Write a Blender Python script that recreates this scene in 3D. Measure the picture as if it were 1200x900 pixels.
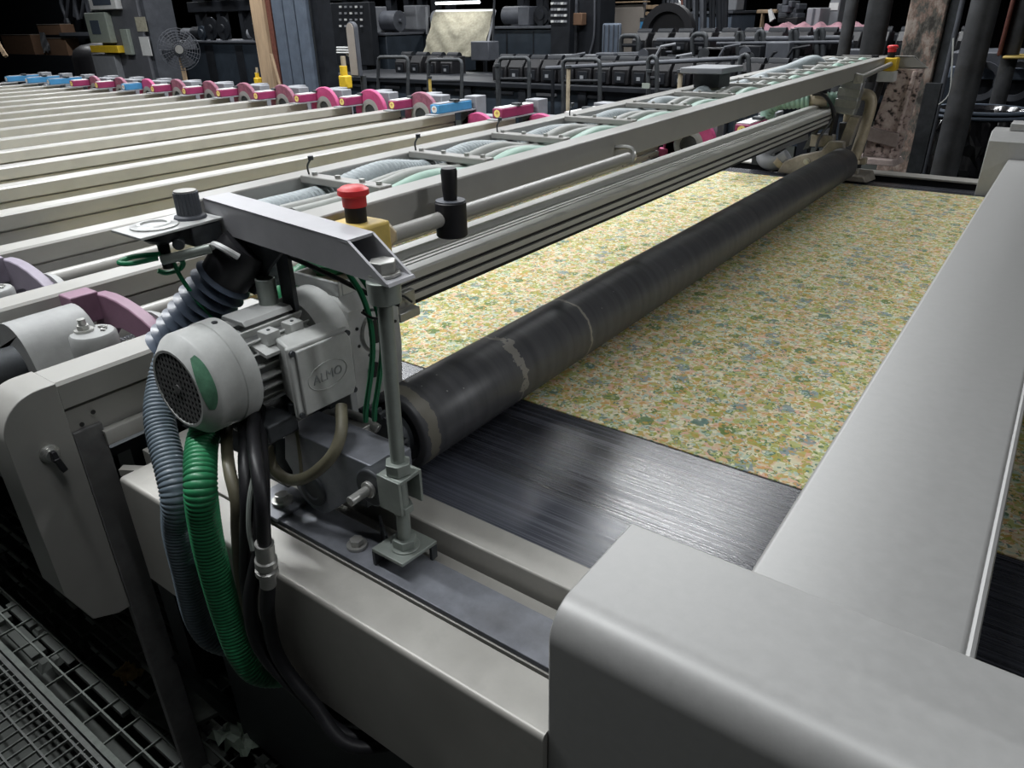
import bpy, bmesh, math, random
from mathutils import Vector, Matrix
random.seed(7)
C = bpy.context.scene.collection
S = bpy.context.scene
for o in list(bpy.data.objects): bpy.data.objects.remove(o)
PI = math.pi

# ------------------------------------------------------------------ camera
CAM = Vector((0, 0, 1.65)); FPX = 850.96
yaw, pit, rol = -0.63526516, -0.46782886, -0.01933231
cy, sy, cp, sp = math.cos(yaw), math.sin(yaw), math.cos(pit), math.sin(pit)
FW = Vector((sy*cp, cy*cp, sp)); R0 = Vector((cy, -sy, 0)); U0 = R0.cross(FW)
RT = math.cos(rol)*R0 + math.sin(rol)*U0; UP = -math.sin(rol)*R0 + math.cos(rol)*U0
cd = bpy.data.cameras.new('camera'); cam = bpy.data.objects.new('camera', cd); C.objects.link(cam)
cd.sensor_width = 36; cd.sensor_fit = 'HORIZONTAL'; cd.lens = FPX*36/1200; cd.clip_start = .02; cd.clip_end = 200
cam.matrix_world = Matrix(((RT.x, UP.x, -FW.x, CAM.x), (RT.y, UP.y, -FW.y, CAM.y), (RT.z, UP.z, -FW.z, CAM.z), (0, 0, 0, 1)))
S.camera = cam
def at(x, y, Y):                       # the point of the photograph's pixel that stands at distance Y across the hall
    d = RT*((x-600)/FPX) - UP*((y-450)/FPX) + FW
    return CAM + d*((Y-CAM.y)/d.y)

# ------------------------------------------------------------------ world, lights, exposure
w = bpy.data.worlds.new('hall_air'); S.world = w; w.use_nodes = True
w.node_tree.nodes['Background'].inputs[0].default_value = (.62, .72, .80, 1)
w.node_tree.nodes['Background'].inputs[1].default_value = .11
def tube_or_fill_light(x, y, z, power, lx=1.5, ly=.16, spread=165, col=(.96, .98, 1)):
    l = bpy.data.lights.new('fluorescent_or_fill_lamp', 'AREA'); l.shape = 'RECTANGLE'; l.size = lx; l.size_y = ly
    l.energy = power; l.color = col; l.spread = math.radians(spread)
    o = bpy.data.objects.new('fluorescent_or_fill_lamp', l); C.objects.link(o); o.location = (x, y, z)
for x, e in ((-10, 46), (-7.4, 46), (-4.8, 50), (-2.2, 66)):      # tube rows hanging over the printing line ...
    tube_or_fill_light(x, 4.45, 3.7, e, 1.9, .12)
for x, e in ((-9.2, 26), (-6.4, 30), (-3.4, 54)):
    tube_or_fill_light(x, 2.2, 3.7, e, 1.6, .12, 140)
tube_or_fill_light(3.6, 2.5, 3.3, 78, 1.6, .12, 165)  # added fill from the right, set far out to light the grooved beam
for x, e in ((-6, 18), (-3.2, 44), (-1.5, 18), (.6, 8)):
    tube_or_fill_light(x, .25, 3.7, e, 1.6, .12, 130)
for x in (-16, -12, -8, -4.5, -1.5):                       # ... and over the neighbouring line
    tube_or_fill_light(x, 7.0, 4.4, 58, 1.6, .12)
for x in (-22, -16, -10, -4):
    tube_or_fill_light(x, 11.5, 4.8, 95, 1.6, .12)
tube_or_fill_light(-2.0, -2.6, 4.2, 2, 1.6, .12)  # added dim fill on the camera side for the front faces
S.view_settings.view_transform = 'Standard'; S.view_settings.look = 'None'
S.view_settings.exposure = 0.42; S.view_settings.gamma = 1; S.view_settings.use_curve_mapping = False

# ------------------------------------------------------------------ materials
def mat(name, col, rough=.5, metal=0, var=.12, scale=30, bump=0.0, spec=.5, emit=0, dirt=0, stretch=(1, 1, 1), coat=0):
    m = bpy.data.materials.new(name); m.use_nodes = True; nt = m.node_tree; N = nt.nodes; L = nt.links
    b = N['Principled BSDF']; b.inputs['Metallic'].default_value = metal; b.inputs['Specular IOR Level'].default_value = spec
    b.inputs['Coat Weight'].default_value = coat
    tc = N.new('ShaderNodeTexCoord'); mp = N.new('ShaderNodeMapping'); mp.inputs['Scale'].default_value = stretch
    L.new(tc.outputs['Object'], mp.inputs[0])
    nz = N.new('ShaderNodeTexNoise'); nz.inputs['Scale'].default_value = scale; nz.inputs['Detail'].default_value = 5
    nz.inputs['Roughness'].default_value = .65
    L.new(mp.outputs[0], nz.inputs['Vector'])
    cr = N.new('ShaderNodeValToRGB'); cr.color_ramp.elements[0].position = .3; cr.color_ramp.elements[1].position = .7
    lo = [c*(1-var) for c in col]; hi = [min(1, c*(1+var)) for c in col]
    cr.color_ramp.elements[0].color = (*lo, 1); cr.color_ramp.elements[1].color = (*hi, 1)
    L.new(nz.outputs[0], cr.inputs[0]); out = cr.outputs[0]
    if dirt:
        n2 = N.new('ShaderNodeTexNoise'); n2.inputs['Scale'].default_value = 5; n2.inputs['Detail'].default_value = 8
        L.new(mp.outputs[0], n2.inputs['Vector'])
        c2 = N.new('ShaderNodeValToRGB'); c2.color_ramp.elements[0].position = .52; c2.color_ramp.elements[1].position = .72
        c2.color_ramp.elements[0].color = (0, 0, 0, 1); c2.color_ramp.elements[1].color = (dirt, dirt, dirt, 1)
        L.new(n2.outputs[0], c2.inputs[0])
        mx = N.new('ShaderNodeMixRGB'); mx.inputs[2].default_value = (.05, .045, .035, 1)
        L.new(c2.outputs[0], mx.inputs[0]); L.new(out, mx.inputs[1]); out = mx.outputs[0]
    L.new(out, b.inputs['Base Color'])
    mr = N.new('ShaderNodeMapRange'); mr.inputs[3].default_value = max(.03, rough-.08); mr.inputs[4].default_value = min(1, rough+.1)
    L.new(nz.outputs[0], mr.inputs[0]); L.new(mr.outputs[0], b.inputs['Roughness'])
    if bump:
        bp = N.new('ShaderNodeBump'); bp.inputs['Strength'].default_value = bump; bp.inputs['Distance'].default_value = .003
        L.new(nz.outputs[0], bp.inputs['Height']); L.new(bp.outputs[0], b.inputs['Normal'])
    if emit:
        b.inputs['Emission Color'].default_value = (*col, 1); b.inputs['Emission Strength'].default_value = emit
    return m
M = {}
M['beam'] = mat('beam_grey_paint', (.31, .305, .285), .34, .0, .04, 14, dirt=.10)
M['alu'] = mat('bare_aluminium', (.56, .555, .53), .36, .2, .04, 20)
M['cover'] = mat('satin_sheet_steel', (.395, .395, .387), .45, .25, .04, 60, .02)
M['rail'] = mat('rail_grey_paint', (.40, .39, .36), .42, .2, .06, 40, .02, dirt=.25)
M['slide'] = mat('blue_grey_steel', (.19, .20, .225), .42, .25, .2, 25, dirt=.45)
M['dark'] = mat('dark_steel', (.045, .05, .055), .5, .3, .3, 25)
M['black'] = mat('black_plastic', (.013, .013, .015), .45, 0, .2, 30, spec=.35)
M['arm'] = mat('frame_arm_steel', (.40, .40, .42), .42, .1, .06, 30, dirt=.12)
M['rod'] = mat('dull_green_grey_rod', (.27, .30, .275), .42, .4, .1, 40)
M['zinc'] = mat('zinc_steel', (.42, .42, .40), .35, .7, .1, 60)
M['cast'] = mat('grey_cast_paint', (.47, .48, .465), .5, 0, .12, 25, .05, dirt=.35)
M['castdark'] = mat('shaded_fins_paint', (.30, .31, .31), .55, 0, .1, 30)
M['label'] = mat('pale_nameplate', (.52, .53, .52), .4, .2, .06, 30)
M['tan'] = mat('tan_oily_metal', (.42, .36, .26), .45, .1, .25, 20)
M['rust'] = mat('rust_brown', (.16, .06, .045), .5, .1, .3, 40)
M['red'] = mat('red_button', (.62, .035, .04), .4, 0, .1, 20)
M['yellow'] = mat('yellow_plastic', (.72, .48, .03), .45, 0, .12, 20)
M['paleyellow'] = mat('worn_yellow', (.60, .44, .12), .5, 0, .15, 30)
M['magenta'] = mat('magenta_paint', (.44, .06, .18), .55, 0, .22, 18, dirt=.2)
M['lintgrey'] = mat('dusty_pinkish_metal', (.33, .27, .25), .8, 0, .2, 30, .1)
M['castgrime'] = mat('grimy_cast_iron', (.27, .245, .21), .6, .1, .25, 25, .05, dirt=.4)
M['plum'] = mat('plum_paint', (.25, .027, .095), .45, 0, .15, 18)
M['magentaworn'] = mat('worn_magenta_paint', (.24, .085, .13), .55, 0, .35, 40)
M['purple'] = mat('faded_purple_paint', (.21, .115, .165), .5, 0, .12, 25)
M['lavender'] = mat('greyed_purple_paint', (.21, .185, .23), .5, 0, .12, 25)
M['bluepaint'] = mat('blue_paint', (.05, .23, .45), .45, 0, .15, 20)
M['white'] = mat('dull_white', (.66, .67, .66), .5, 0, .08, 20)
M['sticker'] = mat('yellow_sticker', (.80, .66, .20), .5, 0, .06, 20)
M['stickmark'] = mat('sticker_mark', (.55, .25, .10), .5, 0, .05, 20)
M['pot'] = mat('dull_grey_cast_paint', (.27, .275, .27), .5, 0, .1, 25, .05, dirt=.3)
M['greenstain'] = mat('green_overspray', (.10, .24, .15), .5, 0, .35, 60, dirt=.5)
M['legpaint'] = mat('dull_leg_paint', (.12, .12, .12), .5, 0, .25, 20, dirt=.4)
M['grate2'] = mat('clogged_grating_steel', (.085, .095, .085), .7, .1, .4, 20)
M['greenhose'] = mat('green_hose', (.025, .205, .085), .42, 0, .15, 20, coat=.1)
M['palegreen'] = mat('dusty_green_hose', (.25, .40, .325), .45, 0, .12, 20)
M['bluehose'] = mat('blue_grey_hose', (.12, .155, .185), .45, 0, .12, 20, coat=.1)
M['dustyblue'] = mat('dusty_blue_hose', (.33, .375, .39), .5, 0, .1, 20)
M['greyhose'] = mat('dusty_grey_hose', (.34, .35, .33), .55, 0, .1, 20)
M['blackhose'] = mat('black_hose', (.07, .09, .125), .32, 0, .2, 20)
M['cable'] = mat('olive_cable', (.13, .12, .08), .5, 0, .15, 30)
M['greencable'] = mat('green_cable', (.01, .17, .07), .4, 0, .1, 30)
M['grate'] = mat('grating_steel', (.07, .075, .07), .6, .3, .35, 30)
M['grime'] = mat('grimy_floor', (.035, .040, .035), .75, 0, .5, 6, .2)
M['rag'] = mat('dirty_green_rag', (.42, .50, .42), .85, 0, .15, 30)
M['leaf'] = mat('tan_scrap', (.50, .38, .15), .8, 0, .2, 30)
M['lint'] = None
M['navy'] = mat('navy_machine_paint', (.024, .034, .047), .5, .1, .25, 6)
M['bgdark'] = mat('dark_machine_paint', (.012, .014, .018), .55, 0, .3, 10, spec=.25)
M['bgmid'] = mat('grey_machine_paint', (.07, .076, .09), .55, 0, .25, 8)
M['bggrey'] = mat('pale_grey_paint', (.24, .25, .27), .55, 0, .12, 8)
M['column'] = mat('blue_grey_column_paint', (.10, .125, .165), .5, .1, .18, 9)
M['wood'] = mat('bare_timber', (.42, .30, .19), .7, 0, .2, 10, .2, stretch=(3, 3, .4), dirt=.5)
M['cardboard'] = mat('brown_cardboard', (.15, .085, .05), .8, 0, .12, 8)
M['cloth'] = mat('pale_cloth', (.38, .36, .28), .9, 0, .22, 30, .3)
M['pink'] = mat('pink_cloth', (.62, .36, .42), .85, 0, .25, 12)
M['plastic_bag'] = mat('black_bag', (.012, .012, .014), .16, 0, .2, 30, spec=.8)
M['cabinet'] = mat('cabinet_grey_paint', (.115, .12, .135), .5, .1, .12, 8)
M['screen'] = mat('dim_screen', (.08, .10, .13), .2, 0, .05, 20)
M['panelgreen'] = mat('grey_green_panel', (.30, .34, .30), .5, 0, .08, 20)
M['tape'] = mat('silver_duct_tape', (.36, .37, .38), .34, .4, .1, 60, .25)
M['tube_glow'] = mat('glowing_tube', (.9, .97, 1), .5, 0, 0, 10, emit=3.5)
M['brick'] = mat('dusty_wall', (.03, .03, .034), .8, 0, .3, 3)
M['beige'] = mat('beige_board', (.28, .25, .22), .7, 0, .1, 5)

def lint_mat():
    m = bpy.data.materials.new('lint_crust'); m.use_nodes = True; nt = m.node_tree; N = nt.nodes; L = nt.links
    b = N['Principled BSDF']; b.inputs['Roughness'].default_value = .95
    tc = N.new('ShaderNodeTexCoord'); nz = N.new('ShaderNodeTexNoise'); nz.inputs['Scale'].default_value = 45; nz.inputs['Detail'].default_value = 6
    L.new(tc.outputs['Object'], nz.inputs['Vector'])
    cr = N.new('ShaderNodeValToRGB'); e = cr.color_ramp.elements
    e[0].position = .34; e[0].color = (.05, .04, .04, 1); e[1].position = .46; e[1].color = (.50, .39, .36, 1)
    x = e.new(.7); x.color = (.60, .52, .48, 1)
    L.new(nz.outputs[0], cr.inputs[0]); L.new(cr.outputs[0], b.inputs['Base Color'])
    bp = N.new('ShaderNodeBump'); bp.inputs['Strength'].default_value = .8; bp.inputs['Distance'].default_value = .01
    L.new(nz.outputs[0], bp.inputs['Height']); L.new(bp.outputs[0], b.inputs['Normal'])
    return m
M['lint'] = lint_mat()
def peel_mat():
    m = bpy.data.materials.new('peeling_plaster'); m.use_nodes = True; nt = m.node_tree; N = nt.nodes; L = nt.links
    b = N['Principled BSDF']; b.inputs['Roughness'].default_value = .9
    tc = N.new('ShaderNodeTexCoord'); mp = N.new('ShaderNodeMapping'); mp.inputs['Scale'].default_value = (1.6, 1.6, .8)
    L.new(tc.outputs['Object'], mp.inputs[0])
    nz = N.new('ShaderNodeTexNoise'); nz.inputs['Scale'].default_value = 9; nz.inputs['Detail'].default_value = 9; nz.inputs['Roughness'].default_value = .7
    L.new(mp.outputs[0], nz.inputs['Vector'])
    cr = N.new('ShaderNodeValToRGB'); e = cr.color_ramp.elements
    e[0].position = .40; e[0].color = (.045, .04, .035, 1); e[1].position = .52; e[1].color = (.22, .15, .12, 1)
    x = e.new(.60); x.color = (.34, .29, .25, 1); x = e.new(.47); x.color = (.12, .115, .10, 1)
    L.new(nz.outputs[0], cr.inputs[0]); L.new(cr.outputs[0], b.inputs['Base Color'])
    bp = N.new('ShaderNodeBump'); bp.inputs['Strength'].default_value = .6; bp.inputs['Distance'].default_value = .02
    L.new(nz.outputs[0], bp.inputs['Height']); L.new(bp.outputs[0], b.inputs['Normal'])
    return m
M['peel'] = peel_mat()

def belt_mat():
    m = bpy.data.materials.new('black_blanket_rubber'); m.use_nodes = True; nt = m.node_tree; N = nt.nodes; L = nt.links
    b = N['Principled BSDF']; b.inputs['Specular IOR Level'].default_value = .62
    tc = N.new('ShaderNodeTexCoord'); mp = N.new('ShaderNodeMapping'); mp.inputs['Scale'].default_value = (.35, 90, 1)
    L.new(tc.outputs['Object'], mp.inputs[0])
    nz = N.new('ShaderNodeTexNoise'); nz.inputs['Scale'].default_value = 2.2; nz.inputs['Detail'].default_value = 5; nz.inputs['Roughness'].default_value = .7
    L.new(mp.outputs[0], nz.inputs['Vector'])
    cr = N.new('ShaderNodeValToRGB'); e = cr.color_ramp.elements
    e[0].position = .38; e[0].color = (.010, .011, .014, 1); e[1].position = .68; e[1].color = (.060, .064, .080, 1)
    L.new(nz.outputs[0], cr.inputs[0])
    # the bare selvedge strip is rubbed duller and greyer than the wiped middle
    sx = N.new('ShaderNodeSeparateXYZ'); L.new(tc.outputs['Object'], sx.inputs[0])
    lt = N.new('ShaderNodeMath'); lt.operation = 'LESS_THAN'; lt.inputs[1].default_value = .15
    L.new(sx.outputs['Y'], lt.inputs[0])
    mx = N.new('ShaderNodeMixRGB'); mx.blend_type = 'ADD'; mx.inputs[2].default_value = (.022, .024, .032, 1)
    L.new(lt.outputs[0], mx.inputs[0]); L.new(cr.outputs[0], mx.inputs[1]); L.new(mx.outputs[0], b.inputs['Base Color'])
    mr = N.new('ShaderNodeMapRange'); mr.inputs[1].default_value = .3; mr.inputs[2].default_value = .7
    mr.inputs[3].default_value = .16; mr.inputs[4].default_value = .36
    L.new(nz.outputs[0], mr.inputs[0]); L.new(mr.outputs[0], b.inputs['Roughness'])
    bp = N.new('ShaderNodeBump'); bp.inputs['Strength'].default_value = .05; bp.inputs['Distance'].default_value = .002
    L.new(nz.outputs[0], bp.inputs['Height']); L.new(bp.outputs[0], b.inputs['Normal'])
    return m
M['belt'] = belt_mat()

def roller_mat():
    m = bpy.data.materials.new('black_roller_rubber'); m.use_nodes = True; nt = m.node_tree; N = nt.nodes; L = nt.links
    b = N['Principled BSDF']
    tc = N.new('ShaderNodeTexCoord'); sx = N.new('ShaderNodeSeparateXYZ'); L.new(tc.outputs['Object'], sx.inputs[0])
    nz = N.new('ShaderNodeTexNoise'); nz.inputs['Scale'].default_value = 38; nz.inputs['Detail'].default_value = 6
    L.new(tc.outputs['Object'], nz.inputs['Vector'])
    mpp = N.new('ShaderNodeMapping'); mpp.inputs['Scale'].default_value = (1, 14, 1); L.new(tc.outputs['Object'], mpp.inputs[0])
    n2 = N.new('ShaderNodeTexNoise'); n2.inputs['Scale'].default_value = 3; n2.inputs['Detail'].default_value = 6
    L.new(mpp.outputs[0], n2.inputs['Vector'])
    cr = N.new('ShaderNodeValToRGB'); e = cr.color_ramp.elements
    e[0].position = .3; e[0].color = (.042, .043, .048, 1); e[1].position = .75; e[1].color = (.085, .086, .092, 1)
    L.new(n2.outputs[0], cr.inputs[0]); col = cr.outputs[0]
    def ring(y0, wd, amp, c):
        nonlocal col
        a = N.new('ShaderNodeMath'); a.operation = 'SUBTRACT'; a.inputs[1].default_value = y0; L.new(sx.outputs['Y'], a.inputs[0])
        k = N.new('ShaderNodeMath'); k.operation = 'MULTIPLY_ADD'; k.inputs[1].default_value = amp; k.inputs[2].default_value = -amp*.5
        L.new(nz.outputs[0], k.inputs[0])
        s = N.new('ShaderNodeMath'); s.operation = 'ADD'; L.new(a.outputs[0], s.inputs[0]); L.new(k.outputs[0], s.inputs[1])
        ab = N.new('ShaderNodeMath'); ab.operation = 'ABSOLUTE'; L.new(s.outputs[0], ab.inputs[0])
        l = N.new('ShaderNodeMath'); l.operation = 'LESS_THAN'; l.inputs[1].default_value = wd; L.new(ab.outputs[0], l.inputs[0])
        mx = N.new('ShaderNodeMixRGB'); mx.inputs[2].default_value = (*c, 1)
        L.new(l.outputs[0], mx.inputs[0]); L.new(col, mx.inputs[1]); col = mx.outputs[0]
    ring(.305, .008, .09, (.22, .21, .19)); ring(.575, .004, .02, (.24, .23, .20)); ring(.025, .012, .03, (.16, .15, .12))
    # specks of dried paste
    n3 = N.new('ShaderNodeTexVoronoi'); n3.inputs['Scale'].default_value = 26; L.new(tc.outputs['Object'], n3.inputs['Vector'])
    l3 = N.new('ShaderNodeMath'); l3.operation = 'LESS_THAN'; l3.inputs[1].default_value = .05; L.new(n3.outputs['Distance'], l3.inputs[0])
    mx = N.new('ShaderNodeMixRGB'); mx.inputs[2].default_value = (.22, .22, .21, 1)
    L.new(l3.outputs[0], mx.inputs[0]); L.new(col, mx.inputs[1]); L.new(mx.outputs[0], b.inputs['Base Color'])
    b.inputs['Roughness'].default_value = .42; b.inputs['Specular IOR Level'].default_value = .5
    return m
M['roller'] = roller_mat()

def fabric_mat():
    m = bpy.data.materials.new('printed_floral_cotton'); m.use_nodes = True; nt = m.node_tree; N = nt.nodes; L = nt.links
    b = N['Principled BSDF']; b.inputs['Roughness'].default_value = .9; b.inputs['Specular IOR Level'].default_value = .1
    tc = N.new('ShaderNodeTexCoord')
    wn = N.new('ShaderNodeTexNoise'); wn.inputs['Scale'].default_value = 55; wn.inputs['Detail'].default_value = 3
    L.new(tc.outputs['Object'], wn.inputs['Vector'])
    wm = N.new('ShaderNodeVectorMath'); wm.operation = 'SUBTRACT'; wm.inputs[1].default_value = (.5, .5, .5); L.new(wn.outputs['Color'], wm.inputs[0])
    ws = N.new('ShaderNodeVectorMath'); ws.operation = 'SCALE'; ws.inputs['Scale'].default_value = .022; L.new(wm.outputs[0], ws.inputs[0])
    wa = N.new('ShaderNodeVectorMath'); wa.operation = 'ADD'; L.new(tc.outputs['Object'], wa.inputs[0]); L.new(ws.outputs[0], wa.inputs[1])
    vec = wa.outputs[0]
    bgn = N.new('ShaderNodeTexNoise'); bgn.inputs['Scale'].default_value = 26; bgn.inputs['Detail'].default_value = 4; L.new(vec, bgn.inputs['Vector'])
    bg = N.new('ShaderNodeValToRGB'); e = bg.color_ramp.elements
    e[0].position = .33; e[0].color = (.44, .50, .37, 1); e[1].position = .66; e[1].color = (.56, .46, .22, 1)
    x = e.new(.48); x.color = (.60, .55, .38, 1); x = e.new(.57); x.color = (.57, .41, .27, 1)
    L.new(bgn.outputs[0], bg.inputs[0]); col = bg.outputs[0]
    def layer(scale, off, r0, r1, stops, ringc=None, thr=0):
        nonlocal col
        mp = N.new('ShaderNodeMapping'); mp.inputs['Location'].default_value = (off, off*.7, 0); L.new(vec, mp.inputs[0])
        v = N.new('ShaderNodeTexVoronoi'); v.voronoi_dimensions = '2D'; v.inputs['Scale'].default_value = scale; L.new(mp.outputs[0], v.inputs['Vector'])
        sp = N.new('ShaderNodeSeparateColor'); L.new(v.outputs['Color'], sp.inputs[0])
        cr = N.new('ShaderNodeValToRGB'); cr.color_ramp.interpolation = 'CONSTANT'; ee = cr.color_ramp.elements
        ee[0].position = 0; ee[0].color = (*stops[0], 1); ee[1].position = 1/len(stops); ee[1].color = (*stops[1], 1)
        for i, c in enumerate(stops[2:], 2):
            q = ee.new(i/len(stops)); q.color = (*c, 1)
        L.new(sp.outputs[0], cr.inputs[0])
        l = N.new('ShaderNodeMath'); l.operation = 'LESS_THAN'; l.inputs[1].default_value = r1; L.new(v.outputs['Distance'], l.inputs[0])
        g = N.new('ShaderNodeMath'); g.operation = 'GREATER_THAN'; g.inputs[1].default_value = r0; L.new(v.outputs['Distance'], g.inputs[0])
        k = N.new('ShaderNodeMath'); k.operation = 'MULTIPLY'; L.new(l.outputs[0], k.inputs[0]); L.new(g.outputs[0], k.inputs[1])
        h = N.new('ShaderNodeMath'); h.operation = 'GREATER_THAN'; h.inputs[1].default_value = thr; L.new(sp.outputs[1], h.inputs[0])
        k2 = N.new('ShaderNodeMath'); k2.operation = 'MULTIPLY'; L.new(k.outputs[0], k2.inputs[0]); L.new(h.outputs[0], k2.inputs[1])
        k3 = N.new('ShaderNodeMath'); k3.operation = 'MULTIPLY'; k3.inputs[1].default_value = .85; L.new(k2.outputs[0], k3.inputs[0])
        mx = N.new('ShaderNodeMixRGB'); L.new(k3.outputs[0], mx.inputs[0]); L.new(col, mx.inputs[1]); L.new(cr.outputs[0], mx.inputs[2]); col = mx.outputs[0]
    OL = (.30, .31, .07); LG = (.36, .40, .15); TE = (.10, .18, .16); BL = (.20, .26, .28); OR = (.50, .28, .10); PK = (.60, .37, .28); OC = (.42, .31, .09); DG = (.10, .17, .06); WH = (.68, .65, .48); AQ = (.38, .48, .40)
    layer(40, 0, 0, .38, [LG, OC, OL, PK, LG, AQ], thr=.20)
    layer(58, 7.7, 0, .42, [OL, OR, LG, PK, AQ, OC, WH], thr=.35)
    layer(19, 3.1, 0, .34, [TE, DG, OL, BL, LG, BL], thr=.55)
    layer(85, 1.3, .10, .36, [WH, OL, AQ, LG, OR, PK], thr=.30)
    layer(36, 5.9, .17, .26, [DG, OL, OC, TE], thr=.50)
    layer(110, 9.3, 0, .34, [DG, OR, WH, TE, OC, AQ], thr=.50)
    layer(64, 4.4, .20, .30, [TE, DG, OC, BL], thr=.60)
    L.new(col, b.inputs['Base Color'])
    return m
M['fabric'] = fabric_mat()

# ------------------------------------------------------------------ mesh helpers
def B(): return bmesh.new()
def box(bm, x, y, z):
    v = [bm.verts.new((x[i], y[j], z[k])) for i in (0, 1) for j in (0, 1) for k in (0, 1)]
    for f in ((0, 1, 3, 2), (4, 6, 7, 5), (0, 4, 5, 1), (2, 3, 7, 6), (0, 2, 6, 4), (1, 5, 7, 3)): bm.faces.new([v[i] for i in f])
    return bm
def frame(d):
    d = Vector(d).normalized(); a = Vector((0, 0, 1)) if abs(d.z) < .9 else Vector((1, 0, 0))
    u = d.cross(a).normalized(); return u, u.cross(d).normalized()
def cyl(bm, p0, p1, r0, r1=None, n=24, cap=True, rot=0):
    p0, p1 = Vector(p0), Vector(p1); r1 = r0 if r1 is None else r1; u, v = frame(p1-p0)
    A = [bm.verts.new(p0+r0*(math.cos(2*PI*i/n+rot)*u+math.sin(2*PI*i/n+rot)*v)) for i in range(n)]
    D = [bm.verts.new(p1+r1*(math.cos(2*PI*i/n+rot)*u+math.sin(2*PI*i/n+rot)*v)) for i in range(n)]
    for i in range(n): bm.faces.new((A[i], A[(i+1) % n], D[(i+1) % n], D[i]))
    if cap: bm.faces.new(A[::-1]); bm.faces.new(D)
    return bm
def lathe(bm, o, d, prof, n=40, close=False, a0=0, a1=2*PI):        # prof: (distance along d, radius)
    o = Vector(o); d = Vector(d).normalized(); u, v = frame(d); full = abs(a1-a0-2*PI) < 1e-6
    cnt = n if full else n+1; rings = []
    for (t, r) in prof:
        if r < 1e-6: rings.append([bm.verts.new(o+d*t)])
        else: rings.append([bm.verts.new(o+d*t+r*(math.cos(a0+(a1-a0)*i/n)*u+math.sin(a0+(a1-a0)*i/n)*v)) for i in range(cnt)])
    pairs = list(zip(rings, rings[1:]))
    if close: pairs.append((rings[-1], rings[0]))
    for a, c in pairs:
        for i in range(n):
            j = (i+1) % cnt
            if len(a) == 1 and len(c) == 1: continue
            if len(a) == 1: bm.faces.new((a[0], c[j], c[i]))
            elif len(c) == 1: bm.faces.new((a[i], a[j], c[0]))
            else: bm.faces.new((a[i], a[j], c[j], c[i]))
    if not full and close:
        bm.faces.new([r[0] for r in rings][::-1]); bm.faces.new([r[-1] for r in rings])
    return bm
def catmull(P, m=8):
    P = [Vector(p) for p in P]; Q = [2*P[0]-P[1]]+P+[2*P[-1]-P[-2]]; out = []
    for i in range(1, len(Q)-2):
        a, b, c, d = Q[i-1:i+3]
        for k in range(m):
            t = k/m; out.append(.5*((2*b)+(c-a)*t+(2*a-5*b+4*c-d)*t*t+(3*b-a-3*c+d)*t**3))
    out.append(P[-1]); return out
def resample(P, step):
    L = [0]
    for a, b in zip(P, P[1:]): L.append(L[-1]+(b-a).length)
    n = max(2, int(L[-1]/step)+1); out = []; j = 0
    for i in range(n):
        s = L[-1]*i/(n-1)
        while j < len(L)-2 and L[j+1] < s: j += 1
        t = (s-L[j])/max(1e-9, L[j+1]-L[j]); out.append(P[j].lerp(P[j+1], min(1, t)))
    return out
def tube(bm, pts, r, n=10, m=8, pitch=0, depth=.1, straight=False, cap=True):
    P = [Vector(p) for p in pts] if straight else catmull(pts, m)
    if pitch: P = resample(P, pitch/4)
    prev = None; rings = []
    for i, p in enumerate(P):
        d = (P[min(i+1, len(P)-1)]-P[max(0, i-1)]).normalized()
        if prev is None: u, v = frame(d)
        else:
            u = (prev-d*prev.dot(d)).normalized(); v = u.cross(d)
        prev = u; rr = r*(1+(depth*(1, .5, -1, .5)[i % 4]*.7 if pitch else 0))
        rings.append([bm.verts.new(p+rr*(math.cos(2*PI*k/n)*u+math.sin(2*PI*k/n)*v)) for k in range(n)])
    for a, c in zip(rings, rings[1:]):
        for k in range(n): bm.faces.new((a[k], a[(k+1) % n], c[(k+1) % n], c[k]))
    if cap: bm.faces.new(rings[0][::-1]); bm.faces.new(rings[-1])
    return bm
def prism(bm, poly, ax, a0, a1):           # poly in the two other axes, in x,y,z order
    def mk(p, a): return {'x': (a, p[0], p[1]), 'y': (p[0], a, p[1]), 'z': (p[0], p[1], a)}[ax]
    A = [bm.verts.new(mk(p, a0)) for p in poly]; D = [bm.verts.new(mk(p, a1)) for p in poly]; n = len(poly)
    for i in range(n): bm.faces.new((A[i], A[(i+1) % n], D[(i+1) % n], D[i]))
    bm.faces.new(A[::-1]); bm.faces.new(D); return bm
def hexa(bm, p):                           # eight corners: bottom ring then top ring
    v = [bm.verts.new(q) for q in p]
    for f in ((3, 2, 1, 0), (4, 5, 6, 7), (0, 1, 5, 4), (1, 2, 6, 5), (2, 3, 7, 6), (3, 0, 4, 7)): bm.faces.new([v[i] for i in f])
    return bm
def hexbolt(bm, p, d, r, h):
    p = Vector(p); d = Vector(d).normalized()
    cyl(bm, p, p+d*h*.35, r*1.5, n=24); cyl(bm, p+d*h*.35, p+d*h, r, n=6); return bm
def arc(c, r, a0, a1, n):
    return [(c[0]+r*math.cos(a0+(a1-a0)*i/n), c[1]+r*math.sin(a0+(a1-a0)*i/n)) for i in range(n+1)]

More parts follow.
